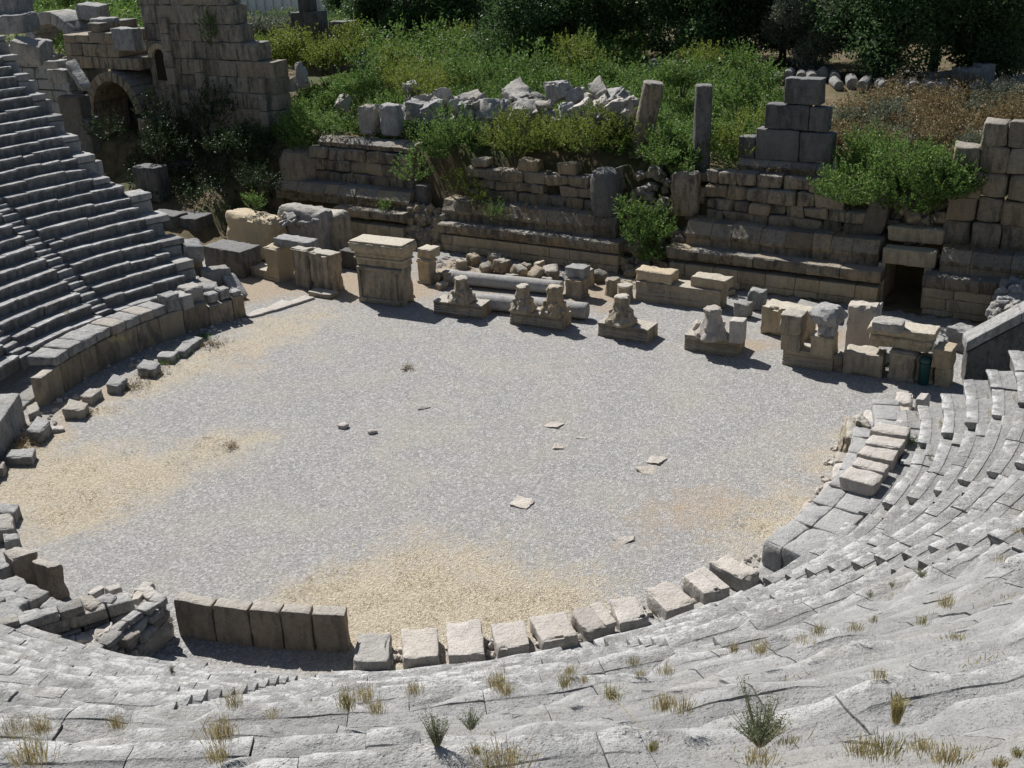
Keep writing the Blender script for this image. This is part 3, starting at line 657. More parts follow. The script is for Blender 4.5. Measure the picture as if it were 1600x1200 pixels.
# broken lumps left corner near the row ends
for px, zt, zb, lab, mt in [([(410, 421), (424, 433)], 0, 0, '', 0)]: pass
def blk(name, label, pL, pR, ytop, depth, z0=0., mat=WARM, cat='stone block', group=None, grow=1., prof=None, **k):
    """box whose front bottom edge runs between two photo pixels at level z0"""
    A, B = at(*pL, z0), at(*pR, z0); z1 = hgt(pL[0], ytop, A); ex = B-A; d = Vector((-ex.y, ex.x, 0)).normalized()*depth
    mb = MB(); kk = dict(r=.03, res=.13, amp=.035, chip=.14); kk.update(k)
    c = corners(A, ex, d, UP*(z1-z0)); mid = (c[4]+c[6])/2
    for i in range(4, 8): c[i] = mid+(c[i]-mid)*grow; c[i].z = z1
    stone8(mb, c, **kk)
    o = tag(mb.build(name, mat), label, cat, group); o['_z'] = z1
    if cat == 'pillar' and z1-z0 > .9:
        o['_o'] = tuple(o.location); u = ex.normalized(); W_ = ex.length; dn = d.normalized(); D_ = d.length
        for nm, w0, w1, ov in (('base_band', 0, .16, .05), ('crown_band', z1-z0-.2, z1-z0-.07, .04)):
            m2 = MB(); stone8(m2, corners(A-u*ov-dn*ov+UP*w0, u*(W_+2*ov), dn*(D_+2*ov), UP*(w1-w0)), r=.02, amp=.02, res=.14, chip=.12); m2.build(nm, mat, o); o['_A'] = tuple(A); o['_B'] = tuple(B)
    return o, z1, A, B, d
# ------------------------------------------------------------------ stones and monuments along the stage line
GSL = 'stones set out along the stage line'
blk('stone_block', 'low block with a sunlit flat top at the left foot of the left pillar group', (390, 430), (420, 438), 416, .9, mat=CREAM, group=GSL)
blk('pillar', 'square pillar with a warm sunlit side, leftmost of the stage line', (418, 437), (437, 442), 384, 1.1, mat=CREAM, cat='pillar', group=GSL)
blk('pillar', 'narrow dark pillar standing between two paler ones, left part of the stage line', (461, 447), (483, 452), 386, .8, mat=WARM, cat='pillar', group=GSL)
A = at(418, 437); zc = hgt(418, 384, A)
blk('cap_block', 'worn slab laid across the two left pillars of the stage line', (427, 385), (481, 394), 371, .9, z0=zc-.05, mat=STONE, cat='cap block', group=GSL, chip=.2, amp=.05)
o, z1, A, B, d = blk('pillar', 'broad leaning pillar with engaged half columns and a broken bright top, left part of the stage line', (489, 452), (522, 458), 393, .8, mat=WARM, cat='pillar', group=GSL, grow=1.08, chip=.2)
mb = MB(); lathe(mb, A.lerp(B, .75)-d*.06+UP*0, [(.16, .1), (.14, .3), (.14, z1-.35), (.17, z1-.1)], 12, amp=.03)
o['_o'] = tuple(o.location); mb.build('half_column', WARM, o)
blk('base_block', 'flared base stone under the broken pillar', (481, 462), (516, 468), 455, .7, mat=WARM, cat='stone block', group=GSL, z0=0)
# tall pedestal with relief panel and the cornice block on it
o, z1, A, B, d = blk('pedestal', 'tall pedestal with a recessed front panel between pilaster strips', (564, 470), (631, 479), 414, 1.0, mat=WARM, cat='pedestal', group=GSL)
o['_o'] = tuple(o.location); ex = (B-A).normalized(); W = (B-A).length; fr = -d.normalized()
for nm, u0, u1, w0, w1 in (('pilaster_strip', .0, .16, .25, z1-.15), ('pilaster_strip', W-.46, W-.28, .25, z1-.15), ('plinth', -.04, W+.04, .0, .26), ('crown_band', -.02, W+.02, z1-.17, z1-.02)):
    mb = MB(); stone8(mb, corners(A+ex*u0+fr*.12+UP*w0, ex*(u1-u0), -fr*.12, UP*(w1-w0)), r=.02, amp=.012, res=.2); mb.build(nm, WARM, o)
mb = MB(); Z0 = z1+.03
for zz, hh_, ov in ((0, .34, .0), (.33, .10, .10), (.42, .30, .05), (.71, .14, .18), (.84, .34, .26), (1.17, .10, .20)):
    stone8(mb, corners(A-ex*(.06+ov)+fr*(ov-.02)+UP*(Z0+zz), ex*(W+.12+2*ov), -fr*(1.0+ov*1.5), UP*hh_), r=.025, amp=.022, res=.14, chip=.12)
tag(mb.build('cornice_block', CREAM), 'large moulded cornice block with a bright top, balanced on the tall pedestal', 'cornice block', GSL)
blk('pillar', 'short plain pillar just right of the tall pedestal', (654, 442), (672, 445), 404, .7, mat=CREAM, cat='pillar', group=GSL)
A = at(654, 442); zc = hgt(654, 404, A)
blk('cap_block', 'cubic head with a projecting corner resting on the short pillar right of the pedestal', (652, 403), (674, 406), 388, .9, z0=zc, mat=CREAM, cat='cap block', group=GSL, chip=.2)
def capital(x, y, ht, rb, z0, lab, seed, mat=WARM, broad=1.):
    """battered leaf capital lying upside down: narrow bell above, ragged leaf tips below"""
    P = at(x, y, z0); mb = MB()
    def mod(t, h):
        k = max(0, 1-h/ht); return 1+(.10*math.cos(4*t+seed)+.13*abs(math.sin(4*t+seed*2)))*k
    pr = [(rb*.8, 0), (rb*.96, ht*.04), (rb*1.0, ht*.12), (rb*.9, ht*.22), (rb*.74, ht*.32), (rb*.7, ht*.42), (rb*.6, ht*.52), (rb*.55, ht*.66), (rb*.5, ht*.8), (rb*.54, ht*.86), (rb*.54, ht*.97), (rb*.46, ht)]
    lathe(mb, P, pr, 40, amp=.10, mod=mod, seed=seed)
    for i in range(10):
        t = i*math.pi/5+seed; lo_ = i % 2; r = rb*(.98 if lo_ else .72); q = P+Vector((math.cos(t)*r, math.sin(t)*r, ht*(.16 if lo_ else .42)))
        stone_c(mb, q, (.2, .17, .22), (random.uniform(-.6, .6), random.uniform(-.6, .6), t), r=.06, amp=.05, res=.08, jit=.03)
    return tag(mb.build('capital', mat), lab, 'capital', 'battered leaf capitals on the stage line')
def moulded_base(lab, pL, pR, ytop, depth, mat=WARM):
    A, B = at(*pL), at(*pR); z1 = hgt(pL[0], ytop, A); ex = (B-A); W = ex.length; ex.normalize(); d = Vector((-ex.y, ex.x, 0))
    n = max(6, int(W/.15)); mb = MB()
    prof = [(.0, -.05), (.02, z1*.22), (-.03, z1*.28), (-.0, z1*.40), (-.05, z1*.46), (-.03, z1*.62), (-.07, z1*.68), (-.05, z1*.84), (-.02, z1*.9), (-.03, z1), (-depth, z1), (-depth, -.05)]
    sweep(mb, [A+ex*(W*i/n) for i in range(n+1)], [-d]*(n+1), prof, amp=.035, seed=pL[0]*.1)
    return tag(mb.build('moulded_base', mat), lab, 'base block', 'moulded base blocks on the stage line'), z1
_, z = moulded_base('moulded block under the leftmost battered capital', (678, 490), (753, 499), 470, 1.1); capital(722, 471, 1.25, .60, z, 'battered capital with a flat pale top, nearest the tall pedestal', 1.)
_, z = moulded_base('moulded block carrying two battered capitals in front of the fallen columns', (797, 506), (877, 518), 486, 1.1)
capital(818, 486, 1.3, .56, z, 'left one of the two capitals sharing a block before the fallen columns', 2.); capital(867, 491, 1.4, .62, z, 'right one of the two capitals sharing a block, with a spreading foot', 3.4)
_, z = moulded_base('moulded block standing alone in the middle of the gravel front', (934, 524), (1011, 537), 504, 1.15); capital(971, 506, 1.35, .62, z, 'battered capital on the lone block in the middle', 4.2)
_, z = moulded_base('wide moulded block at the right with a capital and a small cube on top', (1069, 546), (1152, 557), 523, 1.2); capital(1112, 528, 1.4, .68, z, 'most shattered capital, propped against a small cube', 5.3, PALE)
P = at(1152, 533, z); mb = MB(); stone_c(mb, P+UP*.5, (.62, .62, 1.0), (0, 0, -.45), r=.04, amp=.025, res=.15); tag(mb.build('stone_cube', PALE), 'small smooth upright cube beside the most shattered capital', 'stone block', GSL)
P = at(1090, 520, z); mb = MB(); stone_c(mb, P+UP*.35, (.4, .4, .45), (.4, .3, .2), r=.1, amp=.08, res=.1, jit=.05); tag(mb.build('stone_fragment', PALE), 'knobbly broken fragment left of the most shattered capital', 'stone fragment', GSL)
# two fallen columns
def column(P, Q, r, lab, name='fallen_column', mat=STONE, n=20, grp='fallen column shafts'):
    mb = MB(); ax = Q-P; L = ax.length; m_ = max(4, int(L/.5))
    lathe(mb, P, [(r*.9, 0), (r, .05)]+[(r*(1+.01*math.sin(i)), .05+(L-.1)*i/m_) for i in range(1, m_)]+[(r, L-.05), (r*.92, L)], n, axis=ax, amp=.02, seed=P.x)
    return tag(mb.build(name, mat), lab, 'column', grp)
COLM = mat_stone('smooth grey column granite', (.30, .29, .275), (.36, .35, .335), (.15, .145, .14), (.33, .30, .26), .3, .15, bumps=.4)
column(at(742, 470, .42), at(918, 486, .42), .40, 'nearer fallen grey column shaft lying behind the capitals', mat=COLM)
column(at(700, 432, .40), at(878, 450, .40), .36, 'farther fallen grey column shaft, just behind the nearer one', mat=COLM)
blk('pillar', 'small square pillar at the right end of the fallen columns', (884, 464), (907, 469), 433, .7, mat=WARM, cat='pillar', group=GSL)
A = at(884, 464); zc = hgt(884, 433, A); blk('cap_block', 'pitted block resting on the small pillar by the fallen columns', (882, 432), (911, 436), 417, .85, z0=zc, mat=STONE, cat='cap block', group=GSL, chip=.15, amp=.05)
for x, y, r, h, lab in [(958, 460, .38, .85, 'short upright drum with a flat top, left of the striped frieze block'), (977, 467, .4, .75, 'short weathered drum with a conical foot, touching the frieze block'), (918, 446, .35, .9, 'rounded stump behind the small pillar by the fallen columns'), (694, 438, .35, .55, 'low round stump beside the head of the farther column'), (722, 418, .35, .45, 'pale round stump close to the cream stage wall, left'), (704, 443, .4, .7, 'cracked round lump at the foot of the short pillar')]:
    mb = MB(); lathe(mb, at(x, y), [(r*1.1, -.05), (r, .1), (r*.92, h*.6), (r*.98, h*.9), (r*.85, h)], 16, amp=.09, seed=x*.01)
    tag(mb.build('drum_stump', WARM), lab, 'column drum', 'stumps behind the stage line')
for x, y, d in [(683, 440, .4), (690, 452, .3), (740, 412, .5), (760, 425, .45), (785, 425, .6), (800, 440, .4), (812, 432, .55), (838, 438, .6), (855, 443, .35), (862, 435, .6), (938, 440, .5), (640, 462, .3), (820, 424, .4), (845, 424, .5), (775, 412, .45), (905, 430, .5), (1140, 462, .3), (770, 408, .4)]:
    P = at(x, y); mb = MB(); stone_c(mb, P+UP*d*.5, (d*1.5, d*1.2, d*1.2), (random.uniform(-.4, .4), random.uniform(-.4, .4), random.uniform(0, 3)), r=.12, amp=.07, res=.15, jit=.09, chip=.2)
    tag(mb.build('rubble_stone', WARM), 'rough lump of stone strewn between the fallen columns and the cream stage wall', 'stone', 'rubble strewn at the foot of the stage wall')
# striped frieze block with two blocks on top
_, z = moulded_base('long frieze block with fine horizontal stripes and a carved end', (993, 469), (1124, 486), 440, 1.1)
blk('stone_block', 'rough pale block on the left end of the striped frieze', (992, 438), (1048, 446), 421, .9, z0=z, mat=CREAM, group=GSL, chip=.2, amp=.05)
blk('stone_block', 'pale slab with a hollow in its top on the right end of the striped frieze', (1078, 447), (1133, 456), 431, .9, z0=z, mat=CREAM, group=GSL, chip=.15, amp=.05)
blk('pillar_stump', 'grey square stump standing against the cream wall right of the frieze', (1167, 483), (1191, 487), 453, .6, mat=STONE, cat='stump', group=GSL)
blk('stone_block', 'small grey cube just behind the wide moulded block at right', (1145, 495), (1168, 499), 473, .6, mat=STONE, group=GSL)
blk('stone_block', 'massive warm block with an uneven top behind the right pillars', (1188, 521), (1258, 535), 477, 1.1, mat=CREAM, group=GSL, chip=.3, amp=.06)
# right group
_, z = moulded_base('moulded plinth stone under the right pillar group', (1222, 569), (1300, 580), 545, 1.0)
blk('stone_block', 'lower squared block of the first right pillar', (1219, 547), (1249, 551), 521, .95, z0=z, mat=WARM, group=GSL)
A = at(1219, 547, z); z2 = hgt(1219, 521, A)
blk('stone_block', 'upper squared block of the first right pillar, with a bright top', (1217, 521), (1250, 526), 491, 1.0, z0=z2, mat=WARM, group=GSL)
blk('stone_block', 'flat topped warm block beneath the small round capital', (1264, 555), (1299, 560), 524, 1.1, z0=z-.02, mat=CREAM, group=GSL)
A = at(1264, 555, z); z3 = hgt(1264, 524, A)
mb = MB(); P = at(1292, 521, z3); lathe(mb, P, [(.40, 0), (.42, .25), (.39, .42), (.43, .48), (.56, .58), (.64, .78), (.63, .92), (.52, 1.1), (.40, 1.18)], 28, amp=.14, mod=lambda t, h: 1+.14*abs(math.sin(4*t))*(h > .5), seed=2)
tag(mb.build('capital', STONE), 'round capital with a grey domed top on its own yellowish drum, right group', 'capital', GSL)
blk('stone_block', 'short block filling the corner right of the moulded plinth', (1300, 580), (1314, 583), 556, .8, mat=WARM, group=GSL)
blk('stone_block', 'broad brown block with a bright slab top in the right group', (1315, 583), (1376, 592), 549, 1.0, mat=WARM, group=GSL, chip=.15)
blk('boulder_slab', 'huge upright slab with a broken sloping top, tallest of the right group', (1318, 552), (1368, 558), 478, .9, mat=PALE, cat='stone slab', group=GSL, chip=.4, amp=.08, grow=.97)
blk('pillar', 'squared pillar below the moulded cornice, left of the green bin', (1386, 592), (1425, 599), 547, .9, mat=WARM, cat='pillar', group=GSL)
A = at(1386, 592); z4 = hgt(1386, 547, A)
A, B = at(1360, 540, z4), at(1452, 553, z4); ex = (B-A); W = ex.length; ex.normalize(); d = Vector((-ex.y, ex.x, 0)); mb = MB(); n = 14
for zz, hh_, ov in ((0, .30, .0), (.29, .22, .08), (.50, .10, .02), (.59, .30, .16)):
    stone8(mb, corners(A-ex*ov-d*ov+UP*(z4+zz-A.z), ex*(W+ov*2), d*(.95+ov), UP*hh_), r=.025, amp=.025, res=.14, chip=.2)
for i in range(13): stone8(mb, corners(A+ex*(.08+i*(W-.2)/13)-d*.12+UP*.33, ex*.11, d*.1, UP*.14), r=.01, amp=.005, res=.2)
tag(mb.build('cornice_block', CREAM), 'toothed cornice block spanning the pillars above the green bin', 'cornice block', GSL)
blk('stone_slab', 'grey crusted slab lying on the left of the toothed cornice', (1360, 517), (1408, 523), 503, .9, z0=z4+.88, mat=STONE, cat='slab', group=GSL, amp=.05, chip=.2)
blk('pillar', 'recessed yellowish pillar directly behind the green bin', (1428, 595), (1455, 600), 556, .6, mat=CREAM, cat='pillar', group=GSL)
blk('stone_block', 'yellowish lower block at the right end of the stage line', (1458, 603), (1483, 607), 573, .8, mat=CREAM, group=GSL)
A = at(1458, 603); z5 = hgt(1458, 573, A)
blk('stone_block', 'dark cube with a bright flat top at the right end of the stage line', (1454, 574), (1484, 579), 545, 1.0, z0=z5, mat=WARM, group=GSL)
blk('stone_block', 'grey broken block behind the right end of the stage line', (1474, 545), (1520, 556), 510, .9, mat=STONE, group=GSL, chip=.3, amp=.06)
for px, z, lab in [([(1390, 512), (1472, 540), (1478, 526), (1400, 497)], .45, 'long low grey slab behind the right group, before the dark doorway'), ([(1243, 478), (1308, 490), (1310, 480), (1250, 466)], .5, 'long grey slab lying against the stage wall behind the right group')]:
    pq('stone_slab', lab, px, z, 0, STONE, 'slab', GSL, res=.3)
# litter bin
binP = at(1442, 600); BIN = mat_plain('dark green enamel', (.008, .045, .040), .4, .5)
o = empty('litter_bin', binP, 'dark green litter bin in the shade between two pillars', 'litter bin')
mb = MB(); lathe(mb, binP, [(.19, 0), (.20, .03), (.22, .85), (.23, .88), (.23, .92)], 20); mb.build('bin_body', BIN, o)
mb = MB(); lathe(mb, binP+UP*.95, [(.235, 0), (.24, .05), (.24, .13), (.2, .2), (.08, .25)], 20); mb.build('bin_lid', BIN, o)
mb = MB(); lathe(mb, binP+UP*.915, [(.18, 0), (.18, .04)], 16); mb.build('bin_opening', mat_plain('black shadow gap', (.005, .005, .005)), o)
# left: vault remains and dark blocks near the passage
blk('dark_block', 'big dark squared block at the mouth of the left passage', (322, 425), (380, 436), 384, 1.6, mat=DARKST, cat='stone block', group=GSL)
blk('vault_remnant', 'tall vault remnant with a crumbling rounded top behind the left pillars', (353, 395), (425, 413), 330, 1.6, z0=0, mat=CREAM, cat='masonry remnant', group='vault remnants on the left', chip=.5, amp=.1, r=.3, grow=.92)
blk('vault_remnant', 'smaller rounded masonry lump between the two larger vault remnants', (434, 398), (474, 406), 352, 1.4, mat=CREAM, cat='masonry remnant', group='vault remnants on the left', chip=.5, amp=.12, r=.45, grow=.85)
blk('vault_remnant', 'arched end wall of a vault, right of the smaller lump', (486, 400), (530, 408), 330, 1.5, mat=WARM, cat='masonry remnant', group='vault remnants on the left', chip=.2, amp=.05, r=.55, grow=.95)
blk('dark_block', 'dark block half hidden behind the broken pillar and pedestal', (528, 418), (562, 424), 390, 1.3, mat=DARKST, cat='stone block', group=GSL)
P = at(445, 350, 1.4)
for i in range(26):
    Q = at(random.uniform(440, 505), random.uniform(336, 352), 2.0+random.uniform(0, .5)); mb = MB(); d = random.uniform(.15, .4)
    stone_c(mb, Q, (d*1.6, d*1.3, d), (random.uniform(-.5, .5), random.uniform(-.5, .5), random.uniform(0, 3)), r=.08, amp=.06, res=.15, jit=.05)
    tag(mb.build('rubble_stone', STONE), 'loose rubble stone on the crumbling tops of the vault remnants', 'stone', 'rubble on the vault remnants')
mb = MB(); stone8(mb, corners(at(436, 372, 1.)-UP*1, at(505, 385, 1.)-at(436, 372, 1.), E2*1.4, UP*2.9), r=.5, amp=.15, chip=.4)
tag(mb.build('rubble_core', STONE), 'mortared rubble core joining the vault remnants', 'masonry remnant')
column(at(385, 312, 1.0), at(393, 268, 1.0)+UP*.9, .42, 'dark leaning column stub deep in the shade left of the stage wall', 'column_stub', DARKST)
# stones near the lower end of the left rows
for (x, y), zc_, s, rot, lab, mt in [((298, 392), 2.3, (1.1, 1.0, .95), (.25, .1, .5), 'tapered grey boulder balanced on a small pier at the lowest row ends', STONE), ((303, 415), 1.35, (.9, .8, 1.0), (0, 0, .3), 'small yellowish pier under the tapered boulder', WARM),
        ((366, 448), .55, (1.7, .7, .45), (.0, .6, -.9), 'leaning smooth slab with a dark dowel hole by the white paving', STONE), ((335, 432), 1.0, (1.5, 1.0, .9), (0, .05, .45), 'sloping grey block at the far end of the lowest seat row', STONE), ((325, 452), 1.3, (.9, .7, .5), (.1, .1, .4), 'rounded small block behind the far end of the podium wall', STONE)]:
    P = at(x, y, zc_); mb = MB(); stone_c(mb, P, s, rot, r=.08, amp=.05, res=.16, chip=.2, jit=.06)
    tag(mb.build('stone_block', mt), lab, 'stone block')
# flakes of stone on the gravel
for i, (x, y, a_, b__) in enumerate([(865, 665, .45, .2), (873, 698, .3, .18), (910, 683, .3, .12), (1024, 720, .4, .3), (1012, 735, .5, .25), (815, 786, .45, .28), (536, 668, .2, .12), (662, 638, .4, .1), (978, 845, .5, .12), (582, 677, .2, .08), (635, 577, .2, .1), (90, 673, .3, .16)]):
    P = at(x, y); mb = MB(); h = .10 if i in (6, 11, 9) else .035
    stone_c(mb, P+UP*h*.3, (a_*1.3, b__*2, h*1.6), (0, .02, random.uniform(-.6, .6)), r=.02, amp=.08, res=.07, jit=.075 if h < .1 else .03)
    tag(mb.build('stone_flake', PALE), ['pointed white flake in the middle of the gravel, upper of two', 'white flake just below the pointed one', 'faint thin flake right of the middle flakes', 'upper one of a pair of white flakes right of centre', 'larger lower one of a pair of white flakes right of centre', 'star shaped white flake near the straw patch', 'small white pebble lying alone on the left gravel', 'thin white sliver at the far left of the gravel', 'thin flake on the brown soil at lower right', 'tiny sliver right of the lone white pebble', 'small dark weed tuft sized stone on the far gravel', 'small white stone beside the tilted fallen block'][i], 'stone flake', 'stone flakes on the gravel')

# ------------------------------------------------------------------ stage building
def runs(mb, a0, a1, b, prof, amp=.03, bl=(.9, 1.8), seed=1., outv=None, jit=.02, miss=0.):
    a = a0
    while a < a1-.05:
        w = random.uniform(*bl); e = min(a1, a+w)
        if a1-e < .4: e = a1
        if random.random() >= miss:
            n = max(2, int((e-a)/.3)); dj = random.gauss(0, jit); dz = random.gauss(0, jit*.8)
            sweep(mb, [st(a+.012+(e-a-.024)*i/n, b, dz)-E2*dj for i in range(n+1)], [-E2]*(n+1), prof, amp=amp, seed=seed+a)
        a = e
def P1(z0, z1, d=1.2): h = z1-z0; return [(0, z0), (.03, z0+.1*h), (.16, z0+.35*h), (.18, z0+.85*h), (.12, z1), (-d, z1+.02), (-d, z0)]
def P2(z0, z1, d=1.6): h = z1-z0; return [(0, z0), (.0, z0+.35*h), (.10, z0+.42*h), (.12, z0+.55*h), (.0, z0+.68*h), (-.12, z0+.85*h), (-.22, z0+.98*h), (-.34, z1), (-d, z1), (-d, z0)]
def section(label, a0, a1, z1, zc, a2, a3, z2, a4, a5, top3, b3=21.4, extra=None, bl=(.8, 1.5), ch3=.66):
    o = empty('stage_wall', st((a0+a1)/2, 19.6, 0), label, 'ruined wall')
    mb = MB(); masonry(mb, st(a0, 19.6, 0), E1, a1-a0, -.3, lambda t: z1, .9, E2, ch=.62, bl=(1., 1.9), amp=.015, r=.025, gap=.006); mb.build('lower_wall', CREAM, o)
    mb = MB(); runs(mb, a0-.1, a1+.1, 19.6, P1(z1, zc), amp=.05); mb.build('lower_coping', WALL, o)
    mb = MB(); runs(mb, a2, a3, 20.35, P2(zc-.1, z2), amp=.05, seed=5); mb.build('moulded_ledge', WALL, o)
    mb = MB(); masonry(mb, st(a4, b3, 0), E1, a5-a4, z2-.15, top3, .95, E2, ch=ch3, bl=bl, amp=.05, r=.09, gap=.008, irregular=1.4, miss=0 if a5 > 20 else .03); mb.build('upper_wall', WALL, o)
    return o
sr = section('right section of the ruined stage wall with the stepped pile of big blocks on top', 2.4, 13.0, 1.22, 1.8, 3.0, 12.7, 3.0, 3.6, 12.3, lambda t: 5.5 if t < 6.2 else 5.5-.1*(t-6.2) if t < 7.4 else 4.3-.25*(t-7.4))
mb = MB(); runs(mb, 5., 10., 22.1, P2(5.4, 6.0, 1.), amp=.03, seed=11); mb.build('upper_cornice', WALL, sr)
mb = MB()
for a0, a1, z0, z1 in [(4.9, 5.75, 6., 7.1), (5.8, 8.0, 6., 7.55), (8.02, 9.65, 6., 7.5), (6.2, 8.4, 7.57, 8.78), (8.42, 9.35, 7.55, 8.72), (7.1, 8.95, 8.8, 10.05)]:
    stone8(mb, corners(st(a0+.01, 22.3, z0+.01), E1*(a1-a0-.02), E2*.8, UP*(z1-z0-.02)), r=.05, res=.3, amp=.03, chip=.08)
mb.build('big_block_pile', DARKST, sr)
mb = MB(); stone8(mb, corners(st(11.6, 21.2, 3.0), E1*1.0+UP*.1, E2*.7, UP*2.0+E1*.3), r=.08, amp=.06, chip=.3, res=.2); mb.build('leaning_block', DARKST, sr)
sm_ = section('middle section of the ruined stage wall under bushes and rubble', -11.7, -.5, 1.05, 1.62, -12, -1., 2.75, -11., -1.3, lambda t: 4.9+.3*math.sin(t*2.1)-.5*smooth(1.5, 0, t))
mb = MB(); lathe(mb, st(-1.95, 21.2, 2.75), [(.8, 0), (.82, .3), (.8, 1.9), (.7, 2.25), (.4, 2.45)], 20, amp=.08); mb.build('rounded_pier', DARKST, sm_)
sl = section('left section of the ruined stage wall, dark and long shaded', -19.2, -14.3, 1.35, 1.9, -24.6, -14.3, 2.9, -22.4, -14.7, lambda t: 5.0)
mb = MB(); lathe(mb, st(-23.6, 22.1, 2.2), [(1.5, -.6), (1.5, .6), (1.45, 1.8), (1.2, 2.3), (.7, 2.5)], 28, amp=.08); mb.build('rounded_pier', WALL, sl)
mb = MB(); runs(mb, -21.8, -14.6, 21.6, P2(5.0, 5.5, 1.0), amp=.06, seed=21, miss=.1); mb.build('upper_cornice', WALL, sl)
sf = section('far right section of the ruined stage wall, tall and stepped at the photo edge', 15.05, 19.4, 1.25, 1.9, 15.5, 24, 2.95, 15.3, 24, lambda t: 7.5 if t < .75 else 7.1 if t < 1.3 else 8.7, bl=(.9, 1.7), ch3=1.15)
# door head and jambs
dr = empty('doorway', st(14., 20.2, 0), 'dark square doorway between the right wall sections', 'doorway')
mb = MB(); stone8(mb, corners(st(12.9, 20.3, 2.0), E1*2.4, E2*.8, UP*.75), r=.05, amp=.04, res=.3); stone8(mb, corners(st(12.9, 21.1, 2.9), E1*2.5, E2*1.2, UP*.7), r=.1, amp=.08, res=.3); mb.build('lintel', CREAM, dr)
for a in (12.75, 14.85):
    mb = MB(); stone8(mb, corners(st(a, 20.3, 0), E1*.32, E2*2.6, UP*2.0), r=.04, amp=.03, res=.4); mb.build('jamb', CREAM, dr)
mb = MB()
for i in range(34):
    stone_c(mb, st(random.uniform(12.9, 15.2), random.uniform(21.6, 22.8), random.uniform(2.9, 4.6)), (.7, .6, .5), (random.random(), random.random(), random.random()*3), r=.15, amp=.06, res=.2, jit=.06)
mb.build('rubble_above', WALL, dr)
# side walls returning in the gaps, loose rubble infill
def infill(label, a0, a1, b0, b1, z0, z1, n, mat=WALL):
    mb = MB()
    for i in range(n):
        t = random.random(); d = random.uniform(.25, .6)
        stone_c(mb, st(random.uniform(a0, a1), b0+(b1-b0)*t, z0+(z1-z0)*t), (d*1.3, d, d*.8), (random.uniform(-.5, .5), random.uniform(-.5, .5), random.uniform(0, 3)), r=.1, amp=.06, res=.18, jit=.05)
    return tag(mb.build('rubble_infill', mat), label, 'rubble', None, 'stuff')
infill('dry laid dark rubble closing the niche left of the middle stage wall', -14.3, -11.7, 19.8, 20.5, 0, 2.2, 130)
infill('loose dark rubble in the recess behind the tall shrub', -.6, 3.2, 20, 22.6, .3, 5., 90)
infill('loose stones at the foot of the recess left of the frieze', -.5, 2.4, 19.2, 20, 0, .6, 26)
mb = MB(); stone8(mb, corners(st(-14., 20.6, 1.2), E1*.8, E2*.5, UP*2.2), r=.06, amp=.05); tag(mb.build('upright_stone', DARKST), 'upright dark stone in the niche left of the middle stage wall', 'stone')
mb = MB(); stone8(mb, corners(st(1.8, 21.1, 3.0), E1*1.4, E2*.8, UP*2.3), r=.3, amp=.08, chip=.3); tag(mb.build('broken_pier', WALL), 'broken rounded pier at the left end of the right stage wall', 'stone pier')
# right analemma: sloping coping and wall
o = empty('ramp_wall', at(1545, 570, 0), 'sloping coped wall rising to the right edge above the end of the stage line', 'wall')
A = at(1513, 545, 1.5); A2 = Vector((A.x, A.y, 0)); Dr = (ring(77.5, 22)-ring(77.5, 17)).normalized(); Nn = Vector((-Dr.y, Dr.x, 0))
L = 7.5; sl_ = RR/T
mb = MB(); stone8(mb, [A2, A2+Dr*L, A2+Dr*L+Nn*.9, A2+Nn*.9, A2+UP*1.35, A2+Dr*L+UP*(1.35+L*sl_), A2+Dr*L+Nn*.9+UP*(1.35+L*sl_), A2+Nn*.9+UP*1.35], r=.05, amp=.03, res=.4); mb.build('wall', DARKST, o)
for i in range(4):
    s0, s1 = L*i/4+.01, L*(i+1)/4-.01; mb = MB(); q = A2-Nn*.06-Dr*.1
    stone8(mb, [q+Dr*s0+UP*(1.36+s0*sl_), q+Dr*s1+UP*(1.36+s1*sl_), q+Dr*s1+Nn*1.02+UP*(1.36+s1*sl_), q+Dr*s0+Nn*1.02+UP*(1.36+s0*sl_), q+Dr*s0+UP*(1.8+s0*sl_), q+Dr*s1+UP*(1.8+s1*sl_), q+Dr*s1+Nn*1.02+UP*(1.8+s1*sl_), q+Dr*s0+Nn*1.02+UP*(1.8+s0*sl_)], r=.05, amp=.025, res=.25)
    mb.build('coping', STONE, o)
mb = MB(); masonry(mb, st(18.5, 15.5, 0), E2, 4.1, 0, lambda t: 1.7, .8, E1, ch=.6, bl=(.7, 1.2), amp=.05, irregular=.5)
for i in range(60):
    stone_c(mb, st(18.9+random.uniform(-.4, .6), random.uniform(15.5, 20), 1.8+random.uniform(-.2, .3)), (.45, .4, .35), (random.random(), 0, random.random()*3), r=.1, amp=.06, res=.16, jit=.05)
tag(mb.build('rubble_wall', STONE), 'crusted grey end of a vaulted wall at the right edge below the tall section', 'wall')
